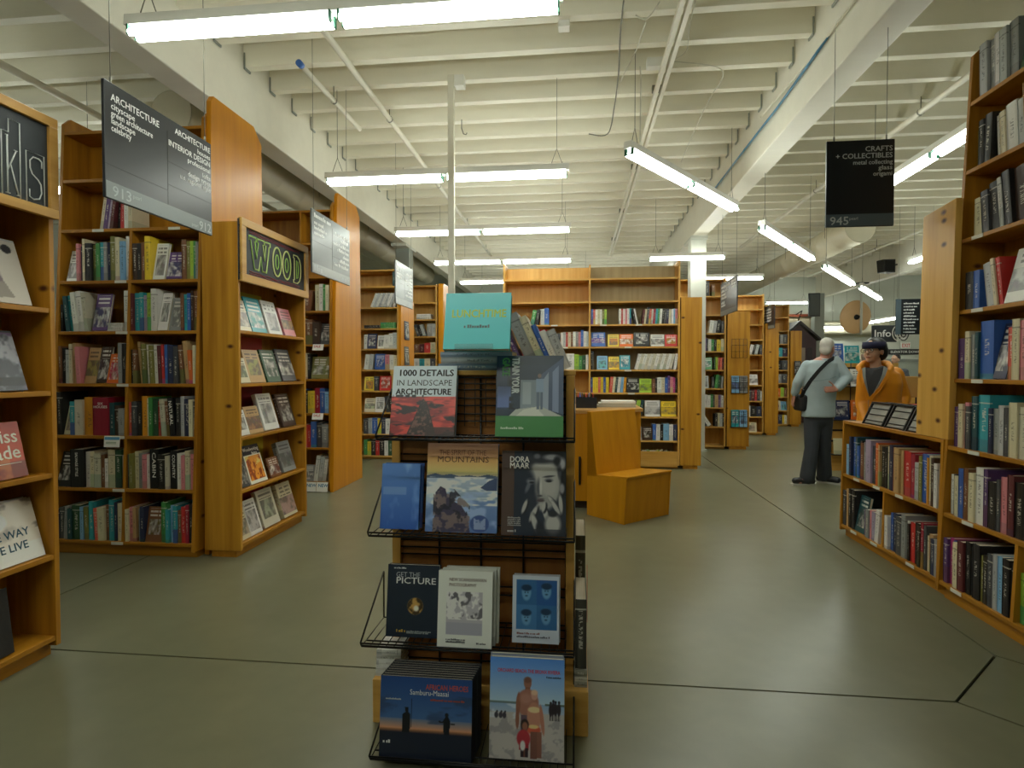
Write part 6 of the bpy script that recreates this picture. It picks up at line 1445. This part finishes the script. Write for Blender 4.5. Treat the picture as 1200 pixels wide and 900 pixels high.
# ------------------------------------------------------------------ far background things
t = thing('convex_mirror', 'round tan backed convex mirror on a pole from the far beam', 'mirror', (7.0, 15.5, 2.74), 0)
Rm = Euler((0, 0, math.radians(35))).to_matrix()
b = MB(); b.lathe([(0, -.02), (.12, -.015), (.40, .0), (.42, .02), (.40, .05), (.25, .11), (0, .15)], 28, axis=1); o = b.build('dish', plain('mirror_back', 'cfa878', .5), t, rot=(.12, 0, math.radians(12)))
MB().lathe([(0, -.06), (.06, -.055), (.07, -.02), (0, -.01)], 16, axis=1).build('hub', BLACKM, t, rot=(.12, 0, math.radians(12)))
MB().tube([(.07, -.12, -.45), (.07, -.12, .82)], .032, 8).build('pole', STEEL, t); MB().tube([(.07, -.12, .0), (0, -.02, 0)], .03, 6).build('bracket', BLACKM, t); MB().box(-.06, .2, -.22, .0, .81, .84).build('ceiling_plate', BLACKM, t)
sp = atX(1039, 312, 6.93)
t = thing('loudspeaker', 'small black loudspeaker on the far beam', 'loudspeaker', sp, .3)
MB().hexa([(-.15, -.1, -.15), (.14, -.1, -.15), (.14, .1, -.15), (-.15, .1, -.15), (-.18, -.1, .13), (.14, -.1, .15), (.14, .1, .15), (-.18, .1, .13)]).build('cabinet', DARKM, t, bevel=.01)
MB().box(-.13, .11, -.106, -.1, -.12, .11).build('grille', plain('grille_cloth', '0a0a0c', .8), t); MB().tube([(.12, 0, 0), (.27, 0, .05)], .02, 6).build('bracket', DARKM, t)
t = thing('electric_panel', 'dark electric panel on the far grey column', 'electric box', (6.62, 17.07, 3.0)); MB().box(-.18, .12, -.06, .0, -.1, .55).build('box', plain('panel_grey', '3c4040', .5), t); MB().box(-.15, .09, -.068, -.06, -.06, .51).build('cover_plate', plain('panel_face', '4c5150', .5), t)
k = thing('gabled_kiosk', 'dark purple brown gabled kiosk behind the farthest endcap', 'kiosk', (5.9, 16.2, 0))
KM = plain('kiosk_stain', '3c2428', .55); KD = plain('kiosk_dark', '24161a', .5)
MB().box(-.45, .43, 0, .6, 0, 2.2).build('body', KM, k); 
for s in (-1, 1): MB().prism([(0, 2.72), (s*.52, 2.25), (s*.52, 2.19), (0, 2.64)], 1, -.08, .68).build('roof_slope', KD, k)
MB().prism([(-.44, 2.2), (.42, 2.2), (0, 2.62)], 1, .0, .05).build('gable', KM, k)
for x in (-.32, .02, .2): MB().box(x, x+.13, -.012, 0, .9, 2.0).build('slot_panel', KD if x != .02 else plain('kiosk_light', '8a7a6c', .5), k)
MB().tube([(-.05, -.05, 2.72), (-.05, -.3, 2.95), (-.2, -.3, 2.85)], .015, 6).build('bracket', BLACKM, k)
c2 = thing('service_desk', 'far tan desk in front of the lift', 'desk', (8.2, 15.2, 0)); MB().box(-1.2, 1.5, 0, .7, 0, 1.05).build('body', PINE_CLEAN[0], c2); MB().box(-1.25, 1.55, -.04, .74, 1.05, 1.09).build('worktop', FRAME, c2)
o = MB().box(-.16, .16, -.02, .02, 0, .5).build('monitor_back', plain('tan_chair', 'b88a48', .5), loc=atY(1064, 462, 12.5)); 
bpy.data.objects.remove(o)
ch_ = thing('stool', 'tan backed stool in front of the far desk', 'stool', (atY(1062, 450, 12.6).x, 12.6, 0))
MB().box(-.22, .22, -.02, .02, .85, 1.28).build('backrest', plain('tan_panel', 'b98c4c', .5), ch_, bevel=.02); MB().box(-.22, .22, -.4, .02, .68, .72).build('seat', plain('red_seat', 'a82a28', .5), ch_, bevel=.01)
for x in (-.19, .19):
    MB().tube([(x, 0, .7), (x, 0, .9)], .015, 6).build('back_post', BLACKM, ch_)
    for y_ in (-.36, 0): MB().tube([(x, y_, 0), (x, y_, .68)], .015, 6).build('leg', BLACKM, ch_)
print('OBJECTS', len(bpy.data.objects))

# ------------------------------------------------------------------ shelf books: the largest in view singly, the small rest joined
def place_queue(limit=300):
    made = sum(1 for o_ in C.objects if o_.get('category') == 'book')
    def size(q):
        c = q['mat'] @ Vector((0, q['t']/2, q['h']/2)); d = (Vector((0, 0, EYE))-c).length
        cc = RW.T @ np.array([c[0], c[1], c[2]-EYE])
        if cc[2] > -.3: return -1
        u = CX+F_PX*cc[0]/-cc[2]; v = CY-F_PX*cc[1]/-cc[2]
        if not (-12 < u < 1212 and -12 < v < 912): return 0 if -400 < u < 1600 else -1
        return (10 if q['titles'] else 0)+(q['w'] if q['art'] else q['t'])*q['h']/d**2
    qs = sorted(QUEUE, key=size, reverse=True)
    n = max(0, limit-made)
    for q in qs[:n]:
        o_ = put_book(q['mat'], q['w'], q['h'], q['t'], q['col'], q['label'], q['group'], q['far'], art=q['art'])
        if q['titles']:      # cloth without other marks under a legible title
            o_.material_slots[0].link = 'OBJECT'; o_.material_slots[0].material = ink('8c1a30' if q['titles'][0][2] else '141316')
        for (body_, sz, hz_) in (q['titles'] or ()):
            tx = text(body_, sz, ink(T_W), o_, (0, 0, 0), 'CENTER', bold=.02, width=(q['t']*.85 if hz_ else q['h']*.62), name='spine_title')
            if hz_: tx.matrix_local = Matrix(((0, 1, 0, -.0012), (-1, 0, 0, q['t']*.5), (0, 0, 1, q['h']*.8), (0, 0, 0, 1)))
            else: tx.matrix_local = Matrix(((0, 1, 0, -.0012), (0, 0, -1, q['t']*.5+sz*.35), (-1, 0, 0, q['h']*.6), (0, 0, 0, 1)))
    rest = [q for q in qs[n:] if size(q) >= 0]
    V, Fc, MI_, col, gen, rn = [], [], [], [], [], []
    for q in rest:
        w, h, t, M = q['w'], q['h'], q['t'], q['mat']; r = random.random(); e = min(.0028, t*.2)
        def bx(x0, x1, y0, y1, z0, z1, mi):
            b0 = len(V)
            for (x, y_, z_) in ((x0,y0,z0),(x1,y0,z0),(x1,y1,z0),(x0,y1,z0),(x0,y0,z1),(x1,y0,z1),(x1,y1,z1),(x0,y1,z1)):
                V.append(tuple(M @ Vector((x, y_, z_)))); gen.append((x/w, y_/t, z_/h)); col.append(q['col']); rn.append(r)
            for f in ((0,3,2,1),(4,5,6,7),(0,1,5,4),(1,2,6,5),(2,3,7,6),(3,0,4,7)): Fc.append(tuple(b0+i for i in f)); MI_.append(mi)
        bx(0, w, 0, e, 0, h, 0); bx(0, w, t-e, t, 0, h, 0); bx(0, .004, e, t-e, 0, h, 0); bx(.004, w-.004, e, t-e, .003, h-.004, 1)
        if q['art']: bx(.004, w-.001, -.0007, 0, .001, h-.001, 2)
    me = bpy.data.meshes.new('shelved_books'); me.from_pydata(V, [], Fc)
    for m_ in (COVER_J, PAGES, ART_J): me.materials.append(m_)
    me.polygons.foreach_set('material_index', MI_)
    me.color_attributes.new('Col', 'FLOAT_COLOR', 'POINT').data.foreach_set('color', np.array(col, np.float32).ravel())
    me.attributes.new('brnd', 'FLOAT', 'POINT').data.foreach_set('value', np.array(rn, np.float32))
    me.attributes.new('bgen', 'FLOAT_VECTOR', 'POINT').data.foreach_set('vector', np.array(gen, np.float32).ravel())
    o_ = mobj('shelved_books', me); tag(o_, 'the many smaller books filling the bookcases all around', 'books', None, 'stuff')
    print('BOOKS single', n+made, 'joined', len(rest), 'of', len(QUEUE))
place_queue()
